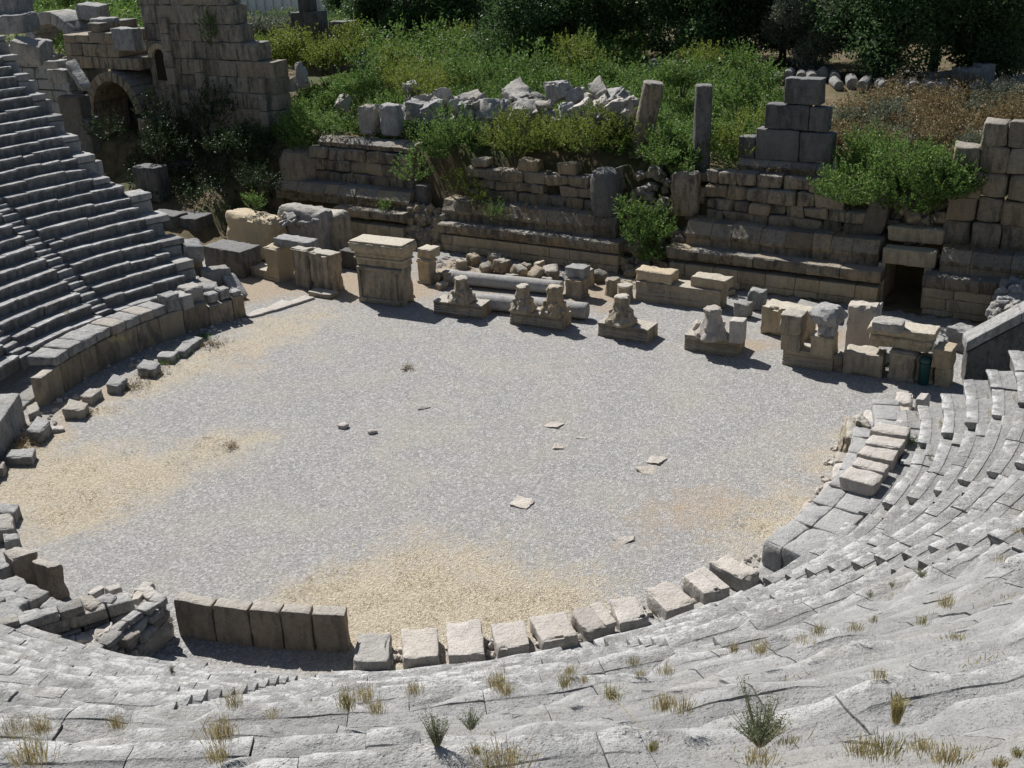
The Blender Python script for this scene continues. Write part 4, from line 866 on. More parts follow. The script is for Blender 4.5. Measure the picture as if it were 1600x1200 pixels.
# ------------------------------------------------------------------ tower ruin at the left
tw = empty('tower_ruin', st(-33, 24, 0), 'tall ruined tower wall with a small niche and a stepped broken right edge', 'ruined tower')
def topf(t):
    a = -38.2+t
    return 15.5 if a < -29.8 else 12.4 if a < -29.0 else 11.2 if a < -28.2 else 10.0 if a < -27.4 else 8.9
mb = MB(); masonry(mb, st(-38.2, 24, 0), E1, 11.3, 2., topf, 1.4, E2, ch=1.1, bl=(1., 2.3), amp=.04, r=.04, gap=.006, irregular=.35, miss=0)
mb.build('wall', TOWER, tw)
for a in (-36.4, -33.6, -28.4):
    mb = MB(); masonry(mb, st(a, 23.7, 0), E1, .8, 3., lambda t: 8.5 if a > -30 else 9.4 if a > -36 else 12.5, .5, E2, ch=1.1, bl=(.8, .9), amp=.03, r=.05); mb.build('pilaster', TOWER, tw)
def arch(mb, P, ex, ey, ri, ro, th, n=9, t0=0., t1=math.pi, amp=.03):
    for i in range(n):
        u0, u1 = t0+(t1-t0)*i/n+.008, t0+(t1-t0)*(i+1)/n-.008; c = []
        for y in (0, th):
            for r, u in ((ri, u0), (ri, u1), (ro, u1), (ro, u0)): c.append(P+ex*math.cos(u)*r+UP*math.sin(u)*r+ey*y)
        stone8(mb, c, r=.04, amp=amp, res=.35)
Pn = st(-36.9, 23.72, 9.5)
mb = MB(); arch(mb, Pn, E1, E2, .62, 1.0, .5, 7); mb.build('niche_arch', CREAM, tw)
DARKV = mat_plain('dark niche shade', (.03, .026, .02), 1., 0.)  # near-black colour of a flat sheet, painting the shade inside the niche
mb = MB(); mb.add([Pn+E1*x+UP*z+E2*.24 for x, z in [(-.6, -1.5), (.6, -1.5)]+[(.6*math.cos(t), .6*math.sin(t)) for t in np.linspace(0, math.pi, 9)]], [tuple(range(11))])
mb.build('niche_shade', DARKV, tw)
ar = empty('arched_gateway', st(-41.5, 22.5, 0), 'dark arched opening between the seat rows and the tower ruin', 'archway')
Pa = st(-40.6, 22.4, 5.9); mb = MB(); arch(mb, Pa, E1, E2, 2.1, 2.75, 3.2, 13); mb.build('arch', WALL, ar)
mb = MB(); masonry(mb, st(-38.5, 22.4, 0), E1, 1.2, 1., lambda t: 6., 3.2, E2, ch=.9, bl=(.9, 1.2)); mb.build('jamb', WALL, ar); mb = MB(); masonry(mb, st(-44, 22.4, 0), E1, 1.25, 1., lambda t: 6., 3.2, E2, ch=.9, bl=(.9, 1.2)); mb.build('jamb', WALL, ar)
mb = MB(); masonry(mb, st(-45.2, 22.9, 0), E1, 7.2, 8.75, lambda t: 11.3-.5*math.sin(t*1.3) if t < 5.5 else 10, 3.4, E2, ch=.8, bl=(.9, 1.7), irregular=.4); mb.build('wall_over_arch', WALL, ar)  # depth extended back as an unseen roof, keeping light out of the arch
mb = MB(); stone8(mb, corners(st(-44.5, 26, 1), E1*7, E2*.4, UP*9), amp=.03, res=1.); mb.build('back_wall', DARKST, ar)
ar3 = empty('ruined_wall', st(-49, 22.6, 0), 'rough dark wall behind the topmost left row ends', 'ruined wall')
mb = MB(); masonry(mb, st(-55, 22.9, 0), E1, 9.6, 3., lambda t: 9.6+.5*math.sin(t*2), 1.2, E2, ch=.8, bl=(.9, 1.8), irregular=.8); mb.build('wall', STONE, ar3)
ar2 = empty('broken_arch', st(-47.5, 24, 0), 'broken sunlit arch of wedge stones above the topmost seat rows', 'archway')
mb = MB(); arch(mb, st(-48.6, 24.5, 9.4), E1, E2, 2.1, 2.95, 2.2, 10, .05, 2.75, .06); mb.build('arch', STONE, ar2)
mb = MB(); masonry(mb, st(-46.5, 24.5, 0), E1, 1.2, 5., lambda t: 9.4, 2., E2, ch=.8, bl=(.9, 1.2)); mb.build('pier', STONE, ar2); mb = MB(); masonry(mb, st(-52.2, 24.5, 0), E1, 1.4, 5., lambda t: 9.6, 2., E2, ch=.8, bl=(.9, 1.2), irregular=.4); mb.build('pier', STONE, ar2)
GT = 'tumbled blocks at the top of the left seat rows'
for x, y, zc_, s, rot, lab in [(15, 10, 13.5, (2.6, 1.6, 1.2), (0, .1, .2), 'big weathered block at the very top left corner'), (20, 35, 12.6, (2.8, 1.5, 1.2), (.1, 0, .3), 'wide dark block below the corner block, top left'), (45, 80, 11.0, (1.9, 1.3, 1.3), (.2, .2, .5), 'rounded boulder among the top left seat rows'), (68, 75, 10.8, (1.1, .9, 1.1), (.2, .2, .9), 'smaller rounded stone right of the boulder, top left'), (122, 118, 9.2, (2.4, .8, .6), (.2, .65, -.3), 'smooth sloping coping slab with two dowel holes, top left'), (82, 100, 9.9, (1.5, 1.1, .5), (0, 0, .3), 'flat grey slab just above the sloping coping slab'),
        (98, 118, 9.0, (1.6, 1.2, .9), (0, 0, .2), 'dark block supporting the sloping coping slab'), (145, 18, 12.2, (2., 1.3, 1.1), (0, .1, .2), 'dark square block at the top left beside the tower'), (165, 40, 11.5, (1.8, 1.2, 1.), (0, 0, .1), 'grey block under the dark square one near the tower'), (200, 62, 10.7, (1.9, 1.2, 1.5), (0, 0, .1), 'large dark block projecting from the left flank of the tower'), (145, 75, 9.7, (2.3, 1.6, .6), (0, 0, .1), 'flat topped stone in the gap left of the tower'), (119, 176, 6.7, (1.6, 1.3, 2.2), (0, 0, .3), 'big dark cube at the broken end of the middle seat rows'), (130, 212, 5.2, (1.9, 1.3, 2.4), (0, .05, .3), 'long dark block below the big dark cube at the row ends')]:
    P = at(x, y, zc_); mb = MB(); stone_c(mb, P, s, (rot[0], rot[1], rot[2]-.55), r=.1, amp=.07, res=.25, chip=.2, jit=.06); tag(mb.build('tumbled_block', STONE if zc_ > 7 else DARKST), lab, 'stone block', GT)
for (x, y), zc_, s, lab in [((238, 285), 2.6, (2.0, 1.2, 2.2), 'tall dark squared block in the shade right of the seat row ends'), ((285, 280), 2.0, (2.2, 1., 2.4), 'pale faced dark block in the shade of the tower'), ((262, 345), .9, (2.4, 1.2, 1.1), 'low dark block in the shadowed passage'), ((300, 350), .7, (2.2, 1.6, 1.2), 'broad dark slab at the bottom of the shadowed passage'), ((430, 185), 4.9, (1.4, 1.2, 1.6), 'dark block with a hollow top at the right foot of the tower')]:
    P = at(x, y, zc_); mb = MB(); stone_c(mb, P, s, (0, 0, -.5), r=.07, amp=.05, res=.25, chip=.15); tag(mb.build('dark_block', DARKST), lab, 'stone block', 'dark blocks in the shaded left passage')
# ------------------------------------------------------------------ rubble heap and standing columns
heap = [(random.uniform(640, 985), random.uniform(148, 208), random.uniform(16, 34), random.uniform(14, 26), '') for i in range(56)]+[(669, 177, 50, 24, 'long dark slanting block at the left of the rubble heap'), (642, 160, 36, 16, 'pale topped slab at the left end of the rubble heap'), (809, 152, 50, 32, 'large rugged boulder in the middle of the rubble heap'), (833, 184, 48, 22, 'long diagonal slab in the middle of the rubble heap'), (875, 140, 36, 32, 'dark angular boulder, highest of the rubble heap'), (957, 160, 46, 32, 'big rounded grey boulder at the right of the rubble heap'), (776, 167, 38, 36, 'block with a reddish broken face in the rubble heap'), (973, 192, 26, 34, 'tilted dark slab next to the leaning column'),
        (577, 187, 26, 46, 'left one of two upright round topped stones on the left wall top'), (612, 187, 30, 50, 'right one of two upright round topped stones on the left wall top'), (472, 118, 20, 36, 'smooth slab leaning in the bushes left of the heap'), (820, 172, 38, 30, ''), (689, 153, 28, 16, ''), (719, 159, 26, 18, ''), (728, 170, 24, 22, ''), (735, 192, 22, 26, ''), (706, 194, 22, 22, ''), (758, 187, 28, 28, ''), (838, 156, 20, 16, ''), (897, 159, 24, 24, ''), (934, 142, 32, 20, ''), (968, 178, 30, 24, ''), (944, 181, 22, 26, ''), (902, 160, 22, 22, ''), (923, 172, 18, 18, ''), (906, 147, 18, 14, ''), (641, 136, 18, 16, ''), (536, 160, 22, 24, ''), (455, 133, 20, 18, ''), (915, 158, 20, 18, ''), (790, 190, 24, 20, ''), (748, 166, 20, 18, ''), (850, 170, 24, 20, ''), (885, 172, 24, 22, ''), (655, 192, 24, 18, ''), (688, 200, 24, 16, ''), (765, 205, 26, 16, ''), (860, 200, 26, 20, ''), (798, 175, 24, 20, ''), (912, 188, 22, 20, '')]
for x, y, w, h, lab in heap:
    P = atb(x, y, 24.5 if y > 165 else 26.); s = P.y/1620.; W = w*s; Hh = h*s*.95
    long_ = w > 1.6*h; rot = (random.uniform(-.6, .6), random.uniform(-.5, .5) if not long_ else -.35, random.uniform(-1.2, .6))
    if 'round topped' in lab: rot = (0, 0, -.5); P = atb(x, y, 22.9)
    mb = MB(); stone_c(mb, P, (W*.95, W*.7 if not long_ else Hh*1.2, Hh*.9), rot, r=.16 if 'round' in lab else .05, amp=.10, res=.16, jit=0 if 'round top' in lab else .17*W, chip=.35)
    tag(mb.build('boulder', STONE if random.random() < .7 or lab else PALE), lab or 'angular grey block jumbled in the rubble heap above the stage wall', 'boulder', 'boulders of the rubble heap')
for lab, p0, p1, b0, r in [('tall leaning twin shafted pillar, left of the two standing columns', (1003, 222), (1022, 128), 24., .56), ('tall straight column with a pale scar, right of the two standing columns', (1095, 250), (1100, 132), 23., .50)]:
    P, Q = atb(*p0, b0), atb(*p1, b0); P = P-(Q-P).normalized()*.8; mb = MB(); L = (Q-P).length
    lathe(mb, P, [(r, 0), (r, .1)]+[(r*(1-.03*i/8), L*i/9) for i in range(1, 9)]+[(r*.97, L-.06), (r*.85, L)], 28, axis=Q-P, amp=.04, mod=(lambda t, h: .82+.22*abs(math.cos(1.*t+.6))) if r > .52 else (lambda t, h: .95+.06*math.cos(4*t)), seed=r)
    tag(mb.build('standing_column', WALL if r > .52 else DARKST), lab, 'column', 'standing columns above the stage wall')
# ruined pier in the bushes top left
pr_ = empty('ruined_pier', atb(490, 60, 34), 'grey stepped pier rising out of the bushes at the top left', 'ruined pier')
mb = MB()
for x0, x1, y0, y1 in [(463, 505, 20, 120), (466, 480, -14, 20), (515, 545, 34, 58), (512, 560, 58, 115)]:
    A = atb(x0, y1, 34); B = atb(x1, y1, 34); C_ = atb(x0, y0, 34); stone8(mb, corners(A, B-A, E2*1.2, UP*(C_.z-A.z)), r=.08, amp=.05, res=.4)
mb.build('masonry', DARKST, pr_)
# column drums laid out in rows
GD = 'column drums laid out beyond the thicket'
drums = [(704, 0), ]
dl = [(1196, 118, .5), (1214, 124, .45), (1232, 118, .5), (1252, 119, .45), (1268, 122, .5), (1286, 119, .6), (1303, 122, .5), (1306, 131, .4), (1330, 130, .5), (1020, 106, .6), (1040, 110, .6), (1087, 108, .6), (1110, 112, .6), (1128, 112, .5), (1150, 114, .5), (1175, 120, .5),
      (1405, 134, .5), (1425, 140, .6), (1450, 141, .6), (1472, 142, .6), (1490, 147, .5), (1528, 145, .6), (1548, 146, .6), (1568, 145, .6), (1588, 148, .6), (1560, 138, .5), (1582, 136, .5), (1605, 146, .6), (1350, 134, .5), (1378, 136, .5)]
for i, (x, y, r) in enumerate(dl):
    r *= .8; P = gp(x, y+6); ax = Vector((.3+random.uniform(-.2, .2), 1, 0)).normalized(); L = random.uniform(1.6, 2.4)
    mb = MB(); lathe(mb, P+UP*r*.9-ax*L/2, [(r*.93, 0), (r, .05), (r, L-.05), (r*.93, L)], 18, axis=ax, amp=.04, seed=i)
    tag(mb.build('column_drum', STONE), 'pale column drum in the long row ' + ('at the right by the gravel road' if x > 1340 else 'behind the stepped block pile' if x > 1185 else 'half hidden behind the standing columns'), 'column drum', GD if x > 1340 else GD+' middle' if x > 1185 else GD+' left')
for x, y, s, lab in [(1534, 128, (1.1, 1., 1.5), 'dark upright block among the drums by the gravel road'), (1508, 130, (1.5, 1.2, 1.3), 'pale squared block left of the dark upright one by the drums'), (1470, 126, (3., 1., .9), 'long pale block in tree shade before the gravel road')]:
    P = gp(x, y+8); mb = MB(); stone_c(mb, P+UP*s[2]/2, s, (0, 0, .2), r=.06, amp=.05, res=.3); tag(mb.build('stone_block', STONE), lab, 'stone block')
# ------------------------------------------------------------------ vegetation
def surf_ab(n, a0, a1, b0, b1, keep=None):
    A = rng.uniform(a0, a1, n); B = rng.uniform(b0, b1, n); out = []
    for a, b in zip(A, B):
        if keep and not keep(a, b): continue
        p = st(a, b); p.z = terr_ab(a, b); out.append(p[:])
    return np.array(out)
def kthick(a, b):
    P = st(a, b, 6.); q = project(P)
    if not q: return False
    x, y, d = q
    if not (-60 < x < 1700): return False
    n = fb(Vector((a*.13, b*.13, 7)), 3)
    if ((a+7)/6.3)**2+((b-25.8)/2.2)**2 < 1: return rng.random() < .12
    if x > 1215+(y-150)*.5: return False
    if b > 52 and a > 8 or (b > 74 and x < 640): return False
    if y < 148 and x > 1180 or (b > 44 and x > 1000): return False
    return n > -.33 or rng.random() < .25
def hn(P): return np.array([1.15*max(0, fb(Vector((p[0]*.16, p[1]*.16, 1)), 3)+.35) for p in P])
th1 = surf_ab(17000, -32, 11, 22.9, 46, kthick); h1 = hn(th1)
V1 = th1.copy(); V1[:, 2] += h1*rng.uniform(0, 1.3, len(h1))
o = quads_mesh('undergrowth', shoots(V1, rng.uniform(.5, 1.2, len(V1)), 15, .19, .085, .4), LEAF_GREEN)
tag(o, 'bright green thicket of leafy shoots covering the slope behind the stage wall', 'undergrowth', None, 'stuff')
th2 = surf_ab(16000, -85, 14, 42, 100, kthick); h2 = hn(th2)*1.8
V2 = th2.copy(); V2[:, 2] += h2*rng.uniform(0, 1.2, len(h2))
o = quads_mesh('undergrowth', shoots(V2, rng.uniform(.8, 1.8, len(V2)), 13, .32, .15, .4), LEAF_GREEN)
tag(o, 'farther green thicket rising towards the dark trees', 'undergrowth', None, 'stuff')
th3 = surf_ab(7000, -130, -38, 62, 210, lambda a, b: (lambda q: q and -80 < q[0] < 372)(project(st(a, b, 6.))))
o = quads_mesh('undergrowth', shoots(th3, rng.uniform(1.2, 3.2, len(th3)), 13, .6, .3, .5), LEAF_GREEN)
tag(o, 'green scrub far beyond the tower ruin at the top left', 'undergrowth', None, 'stuff')
def kb(a, b):
    q = project(st(a, b, 5.5)); return q and 1190 < q[0] < 1680 and not (q[0] > 1370 and q[1] < 150) and fb(Vector((a*.3, b*.3, 2)), 3) > -.22
br = surf_ab(9000, 7, 40, 24, 58, kb)
o = quads_mesh('dry_weeds', shoots(br, rng.uniform(.5, 1.9, len(br)), 15, .2, .075, .45), LEAF_BROWN)
tag(o, 'brown dry weeds filling the hollow behind the right stage wall', 'dry weeds', None, 'stuff')
br = np.array([st(a, b, z)[:] for a, b, z in [(rng.uniform(-12, -1), rng.uniform(20.0, 21.2), 1.7+rng.uniform(0, 1.1)) for i in range(260)]+[(rng.uniform(3, 12), rng.uniform(20.6, 21.3), 3.0) for i in range(40)]+[(rng.uniform(5, 10), rng.uniform(21.4, 22.2), 5.5) for i in range(60)]+[(rng.uniform(-24, -15), rng.uniform(19.7, 20.3), 1.9) for i in range(90)]+[(rng.uniform(15.5, 20), rng.uniform(20.5, 21.2), 2.95) for i in range(50)]])
o = quads_mesh('dry_weeds', shoots(br, rng.uniform(.2, .6, len(br)), 12, .10, .04, .6), LEAF_BROWN)
tag(o, 'brown weeds rooted along the ledges of the stage wall', 'dry weeds', None, 'stuff')
def kd(a, b):
    q = project(st(a, b, 6)); return q and 1150 < q[0] < 1720 and fb(Vector((a*.2, b*.2, 9)), 3) > -.2 and not (q[0] > 1370 and q[1] > 100)
du = surf_ab(5200, 8, 80, 56, 112, kd); du[:, 2] += rng.uniform(0, 1.5, len(du))
o = quads_mesh('undergrowth', shoots(du, rng.uniform(.6, 1.8, len(du)), 14, .3, .14, .5), LEAF_OLIVE)
tag(o, 'shady scrub under the trees beyond the column drums', 'undergrowth', None, 'stuff')
def kl(a, b):
    q = project(st(a, b, 3)); return q and 200 < q[0] < 470 and q[1] < 420
iv = surf_ab(1500, -40, -24, 17, 25, kl); iv[:, 2] += rng.uniform(0, .6, len(iv))
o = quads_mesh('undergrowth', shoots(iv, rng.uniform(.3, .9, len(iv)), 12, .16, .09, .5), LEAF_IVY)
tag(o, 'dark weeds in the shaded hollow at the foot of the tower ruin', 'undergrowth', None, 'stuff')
SH = [((1396, 322), 22.3, 3.0, 2.9, 'large bright green bush between the two right wall sections', LEAF_GREEN, 1900, .17), ((1335, 275), 23, 1.5, 1.7, 'lighter left shoulder of the large bright bush', LEAF_GREEN, 350, .17), ((1452, 305), 22.5, 1.2, 1.9, 'narrow pale bush against the tall far right wall', LEAF_GREEN, 240, .15),
      ((1012, 396), 20.4, 1.4, 3.2, 'tall feathery green shrub growing in the recess of the stage wall', LEAF_GREEN, 380, .17), ((690, 268), 21.9, 1.8, 3.4, 'green bush hanging over the niche left of the middle wall', LEAF_GREEN, 480, .15), ((808, 258), 22.2, 2.1, 2.7, 'broad yellow green bush on the left of the middle wall top', LEAF_YEL, 560, .14), ((920, 238), 22.3, 1.9, 2.9, 'yellow green bush under the boulders on the middle wall top', LEAF_YEL, 520, .14), ((858, 235), 22.4, 1.2, 2., 'small yellow green bush between two broader ones', LEAF_YEL, 240, .13),
      ((490, 232), 22.9, 1.9, 2.5, 'green bush on the left end of the stage wall', LEAF_GREEN, 460, .15), ((560, 160), 25., 2.0, 2.4, 'rounded green bush left of the rubble heap', LEAF_GREEN, 450, .15), ((640, 150), 27., 2.0, 2.2, 'rounded green bush directly above the left slabs', LEAF_YEL, 420, .15), ((1052, 268), 22.6, 1.5, 1.7, 'dark green bush at the foot of the leaning column', LEAF_GREEN, 520, .15), ((1150, 190), 30., 2.1, 2.4, 'tall loose green bush left of the stepped block pile', LEAF_GREEN, 420, .18), ((1065, 150), 33., 1.7, 2.1, 'upright green bush between the two standing columns', LEAF_GREEN, 330, .18), ((1165, 132), 42., 1.4, 2.1, 'slim green bush in front of the drum row', LEAF_GREEN, 260, .2),
      ((1140, 240), 24., 1.4, 1.5, 'dry pale green bush right of the straight column', LEAF_YEL, 260, .13), ((716, 300), 20.6, .6, 1.3, 'small sprig sprouting from the wall ledge by the niche', LEAF_YEL, 70, .12), ((745, 325), 20.1, .7, 1.2, 'bright twiggy sprig on the ledge right of the niche', LEAF_YEL, 70, .12), ((780, 345), 19.6, .8, .9, 'low sprig hanging over the cream wall, middle section', LEAF_GREEN, 80, .1), ((605, 330), 19.7, .5, .6, 'tiny sprig above the left cream wall', LEAF_GREEN, 40, .1),
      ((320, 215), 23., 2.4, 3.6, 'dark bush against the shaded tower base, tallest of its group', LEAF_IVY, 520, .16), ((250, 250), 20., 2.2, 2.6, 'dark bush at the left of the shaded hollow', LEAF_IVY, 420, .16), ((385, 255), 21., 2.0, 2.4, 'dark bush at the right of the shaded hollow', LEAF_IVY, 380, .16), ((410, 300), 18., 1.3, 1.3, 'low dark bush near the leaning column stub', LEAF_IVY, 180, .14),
      ((470, 112), 32., 2.5, 2.6, 'bright yellow green climber over the stones at top left', LEAF_YEL, 600, .22), ((425, 60), 48., 3.0, 2.0, 'grey green bush below the white greenhouse', LEAF_OLIVE, 500, .24), ((535, 112), 32., 2.4, 2.8, 'vivid climber at the foot of the ruined pier', LEAF_YEL, 420, .2), ((85, 75), 30., 1.8, 2.6, 'green bush seen through the broken arch', LEAF_GREEN, 360, .18), ((100, 10), 46., 3.5, 4.5, 'green bush above the broken arch at the top edge', LEAF_GREEN, 520, .24), ((330, 70), 23.6, .5, 2.8, 'thin green creeper hanging down the tower wall', LEAF_GREEN, 90, .12),
      ((385, 310), 18., .5, .8, 'little grassy tuft on the tall vault remnant', LEAF_GREEN, 60, .12)]
for (x, y), bb, R, hz, lab, mt, n, L in SH:
    P = atb(x, y, bb)
    if lab.startswith('little'): P = atb(400, 330, 14.6)
    shrub('shrub', P, R, hz, lab, mt, n, L, L*.42, 15, None)
for i in range(22):
    x, y = random.uniform(540, 1170), random.uniform(62, 150); P = gp(x, y+14); R_s = random.uniform(1.3, 2.6)
    shrub('shrub', P, R_s, R_s*random.uniform(.9, 1.35), 'leafy green bush among many alike in the thicket behind the rubble heap', random.choice((LEAF_GREEN, LEAF_GREEN, LEAF_YEL)), int(170*R_s), .2, .085, 14, 'bushes of the thicket')
for i in range(16):
    x, y = random.uniform(1305, 1590), random.uniform(165, 262); P = gp(x, y); R_s = random.uniform(.9, 1.8)
    shrub('shrub', P, R_s, R_s*random.uniform(.7, 1.), 'dusty dry bush among several alike in the hollow behind the right wall', LEAF_BROWN if i % 3 else LEAF_OLIVE, int(150*R_s), .16, .06, 14, 'dry bushes of the hollow')
# low growth at the orchestra edge
GW = 'weeds at the foot of the podium wall'
for (x, y), lab, mt in [((262, 566), 'green weed beside the squarish fallen slab', LEAF_GREEN), ((288, 552), 'green weed between the low end to end slabs', LEAF_GREEN), ((318, 528), 'green weed at the far end of the low slabs', LEAF_GREEN), ((335, 540), 'dry weed spilling onto the gravel', LEAF_BROWN), ((240, 585), 'dry weed in front of the squarish fallen slab', LEAF_BROWN), ((125, 648), 'brown weed mat under the slab with a broken corner', LEAF_BROWN), ((30, 705), 'brown weed mat around the half sunk slab', LEAF_BROWN), ((45, 690), 'brown weed mat under the tilted block', LEAF_BROWN), ((205, 606), 'brown weed mat by the middle fallen slab', LEAF_BROWN), ((365, 475), 'dry weed by the end of the podium wall', LEAF_BROWN),
                        ((1410, 690), 'green weed sprouting behind the parallel coping blocks', LEAF_GREEN), ((1380, 575), 'dark green weed climbing between two right pillars', LEAF_IVY), ((362, 700), 'lone dark weed at the tip of the straw tongue', LEAF_BROWN), ((636, 577), 'tiny dark weed in the far gravel', LEAF_BROWN)]:
    P = at(x, y, 0 if x < 1300 else (1.3 if x == 1410 else .2)); dim = .55 if mt is not LEAF_BROWN else .7
    if 'tiny' in lab or 'lone' in lab or 'greenish' in lab: dim = .25
    flat = .35 if 'tan' in lab else .55
    c = np.array([(P.x+rng.normal()*dim*.45, P.y+rng.normal()*dim*.45, P.z) for i in range(int(150*dim))])
    o = quads_mesh('weed', shoots(c, rng.uniform(.1, .4, len(c))*flat*1.6, 10, .06, .022, .7), mt); tag(o, lab, 'weed', GW)
# ---- trees
def tree(P, Hh, R, mat, label, n=9000, L=.3, W=.14, trunk=.3, low=.15, name='tree', lobes=16, group='trees beyond the ruins', nt_=1):
    o = empty(name, P, label, 'tree', group)
    C = []
    for i in range(lobes):
        t = random.uniform(0, 6.28); rr = R*math.sqrt(random.random())*.75; z = Hh*random.uniform(low*.6+.08, .9)
        C.append((P.x+math.cos(t)*rr, P.y+math.sin(t)*rr, P.z+z, R*random.uniform(.25, .45)*(1.1-.4*abs(z/Hh-.5))))
    C = np.array(C); k = rng.integers(0, lobes, n); d = rng.normal(size=(n, 3)); d /= np.linalg.norm(d, axis=1, keepdims=True)
    rad = C[k, 3]*rng.uniform(.25, 1.08, n)**.5
    Q = C[k, :3]+d*rad[:, None]*np.array([1, 1, .85])
    Q = Q[:, None, :]+rng.normal(size=(n, 5, 3))*L*.8; D = d[:, None, :]+rng.normal(size=(n, 5, 3))*.9
    quads_mesh('crown', leaf_quads(Q.reshape(-1, 3), D.reshape(-1, 3), L*rng.uniform(.6, 1.2, n*5), W), mat, o)
    mb = MB()
    for q in range(nt_):
        b0 = P+Vector((random.uniform(-.5, .5), random.uniform(-.3, .3), -.2)) if nt_ > 1 else P-UP*.2
        top = b0+Vector((random.uniform(-.4, .4), random.uniform(-.3, .3), Hh*.42)); limb(mb, [b0, b0.lerp(top, .5)+Vector((.1, 0, 0)), top], [trunk*1.2, trunk*.9, trunk*.6], 8)
        for i in range(5):
            c = C[random.randrange(lobes)]; e = Vector(c[:3]); m_ = top.lerp(e, .5)+Vector((0, 0, .3)); limb(mb, [b0.lerp(top, random.uniform(.55, 1)), m_, e], [trunk*.45, trunk*.3, trunk*.1], 6)
    mb.build('trunk', BARK, o)
    return o
TR = [((230, 14), 9, 5, LEAF_GREEN, 'green tree above the tower ruin at the top edge', 4200, .34, .0), ((880, 96), 11, 7.6, LEAF_DARK, 'broad dark evergreen tree behind the middle of the thicket', 10000, .34, .1), ((1100, 96), 12, 6.6, LEAF_DARK, 'dark evergreen tree above the standing columns', 9000, .34, .12), ((1000, 62), 13, 6, LEAF_DARK, 'dark tree filling the gap between the two broad evergreens', 7000, .36, .05),
      ((1275, 114), 8.0, 3.6, LEAF_OLIVE, 'silver grey olive tree above the stepped block pile', 5200, .22, .12), ((1225, 98), 9, 3.5, LEAF_OLIVE, 'shadowy olive tree left of the silver grey one', 4200, .24, .1), ((1378, 118), 5.0, 2.3, LEAF_OLIVE, 'small twiggy grey olive tree by the dry grass', 2600, .2, .12), ((1455, 121), 12, 7.6, LEAF_DARK, 'huge dark tree shading the drums at the right', 11000, .33, .06), ((1585, 84), 10, 4.5, LEAF_OLIVE, 'grey olive tree at the upper right corner', 5200, .26, .1), ((1545, 92), 11, 4.2, LEAF_DARK, 'dark tree just left of the corner olive', 4200, .3, .1),
      ((640, 62), 11, 6.0, LEAF_DARK, 'dark tree left of the middle with reddish bare twigs beside it', 7000, .36, .08), ((735, 66), 11, 4.6, LEAF_DARK, 'slender dark tree between two broad ones', 4200, .36, .05), ((570, 28), 11, 5, LEAF_DARK, 'dark tree right of the white greenhouse', 4200, .4, .05), ((780, 40), 15, 8, LEAF_DARK, 'far dark tree closing the view behind the broad evergreen', 6000, .45, .0), ((1180, 50), 14, 7, LEAF_DARK, 'far dark tree closing the view above the olives', 6000, .45, .0), ((1340, 50), 14, 7, LEAF_GREEN, 'far green tree behind the small twiggy olive', 6000, .4, .0), ((1650, 60), 14, 8, LEAF_DARK, 'far dark tree beyond the upper right corner', 6000, .45, .0), ((1450, 40), 14, 8, LEAF_DARK, 'far dark tree behind the huge shading one', 5000, .45, .0), ((390, 12), 8, 5, LEAF_GREEN, 'green tree beside the greenhouse at the top left', 4200, .34, .05), ((930, 20), 16, 9, LEAF_DARK, 'far dark tree behind the gap of the evergreens', 5000, .5, .0), ((1060, 30), 16, 8, LEAF_DARK, 'far dark tree behind the standing columns', 5000, .5, .0)]
for (x, y), Hh, R, mt, lab, n, L, low in TR:
    P = gp(x, y); tree(P, Hh, R, mt, lab, n, L, L*.48, .22 if mt is LEAF_OLIVE else .34, low, nt_=2 if mt is LEAF_OLIVE else 1)
P = gp(700, 62); o = empty('bare_shrub', P, 'reddish brown bare branches between two dark trees', 'shrub'); mb = MB()
TW = mat_plain('reddish dead twigs', (.16, .075, .05))
for i in range(130):
    a = random.uniform(0, 6.28); r = random.uniform(.3, 3.); e = P+Vector((math.cos(a)*r, math.sin(a)*r, random.uniform(2.5, 6.5))); limb(mb, [P, P.lerp(e, .5)+Vector((0, 0, .5)), e], [.07, .04, .015], 4)
mb.build('branches', TW, o)
# backdrop woodland, hills
def wood(n, a0, a1, b0, b1, hh, lab):
    A = rng.uniform(a0, a1, n); B = rng.uniform(b0, b1, n); cl = np.array([st(a, b, 6)[:] for a, b in zip(A, B)])
    cl[:, 2] += rng.uniform(0, 1, n)*hh*(.75+.25*np.sin(A*.35)); Q = cl[:, None, :]+rng.normal(size=(n, 8, 3))*.8
    o = quads_mesh('woodland', leaf_quads(Q.reshape(-1, 3), rng.normal(size=(n*8, 3)), .8, .45), LEAF_DARK); tag(o, lab, 'woodland', None, 'stuff')
wood(15000, 4, 150, 118, 150, 13, 'dark far woodland closing the background'); wood(6000, -170, -62, 118, 140, 9, 'far green woodland above the tower ruin')
# greenhouse
gh = empty('greenhouse', at(390, 24, 6.), 'long white plastic covered greenhouse beyond the thicket, top left', 'greenhouse')
PL = mat_plain('white plastic film', (.62, .64, .66), .35, .5); mb = MB(); Pg = at(390, 24, 6.)
for q in range(4):
    C0 = Pg+E1*(q*9); pts = []
    for t in np.linspace(0, math.pi, 13): pts.append((4.5*math.cos(t), 2.6+1.9*math.sin(t)))
    vs = [C0+E1*x+UP*z+E2*y for y in (0, 40) for x, z in [(4.5, 0)]+pts+[(-4.5, 0)]]
    n = len(pts)+2; mb.add(vs, [(i, i+1, n+i+1, n+i) for i in range(n-1)]+[tuple(range(n)), tuple(reversed(range(n, 2*n)))])
mb.build('plastic_cover', PL, gh, smoothed=False)
mb = MB(); fm = mat_plain('grey steel tube', (.35, .36, .37), .4, .5)
for i in range(25):
    q = Pg+E1*(-4.5+i*1.5)-E2*.15; limb(mb, [q, q+UP*2.9], [.06, .06], 5)
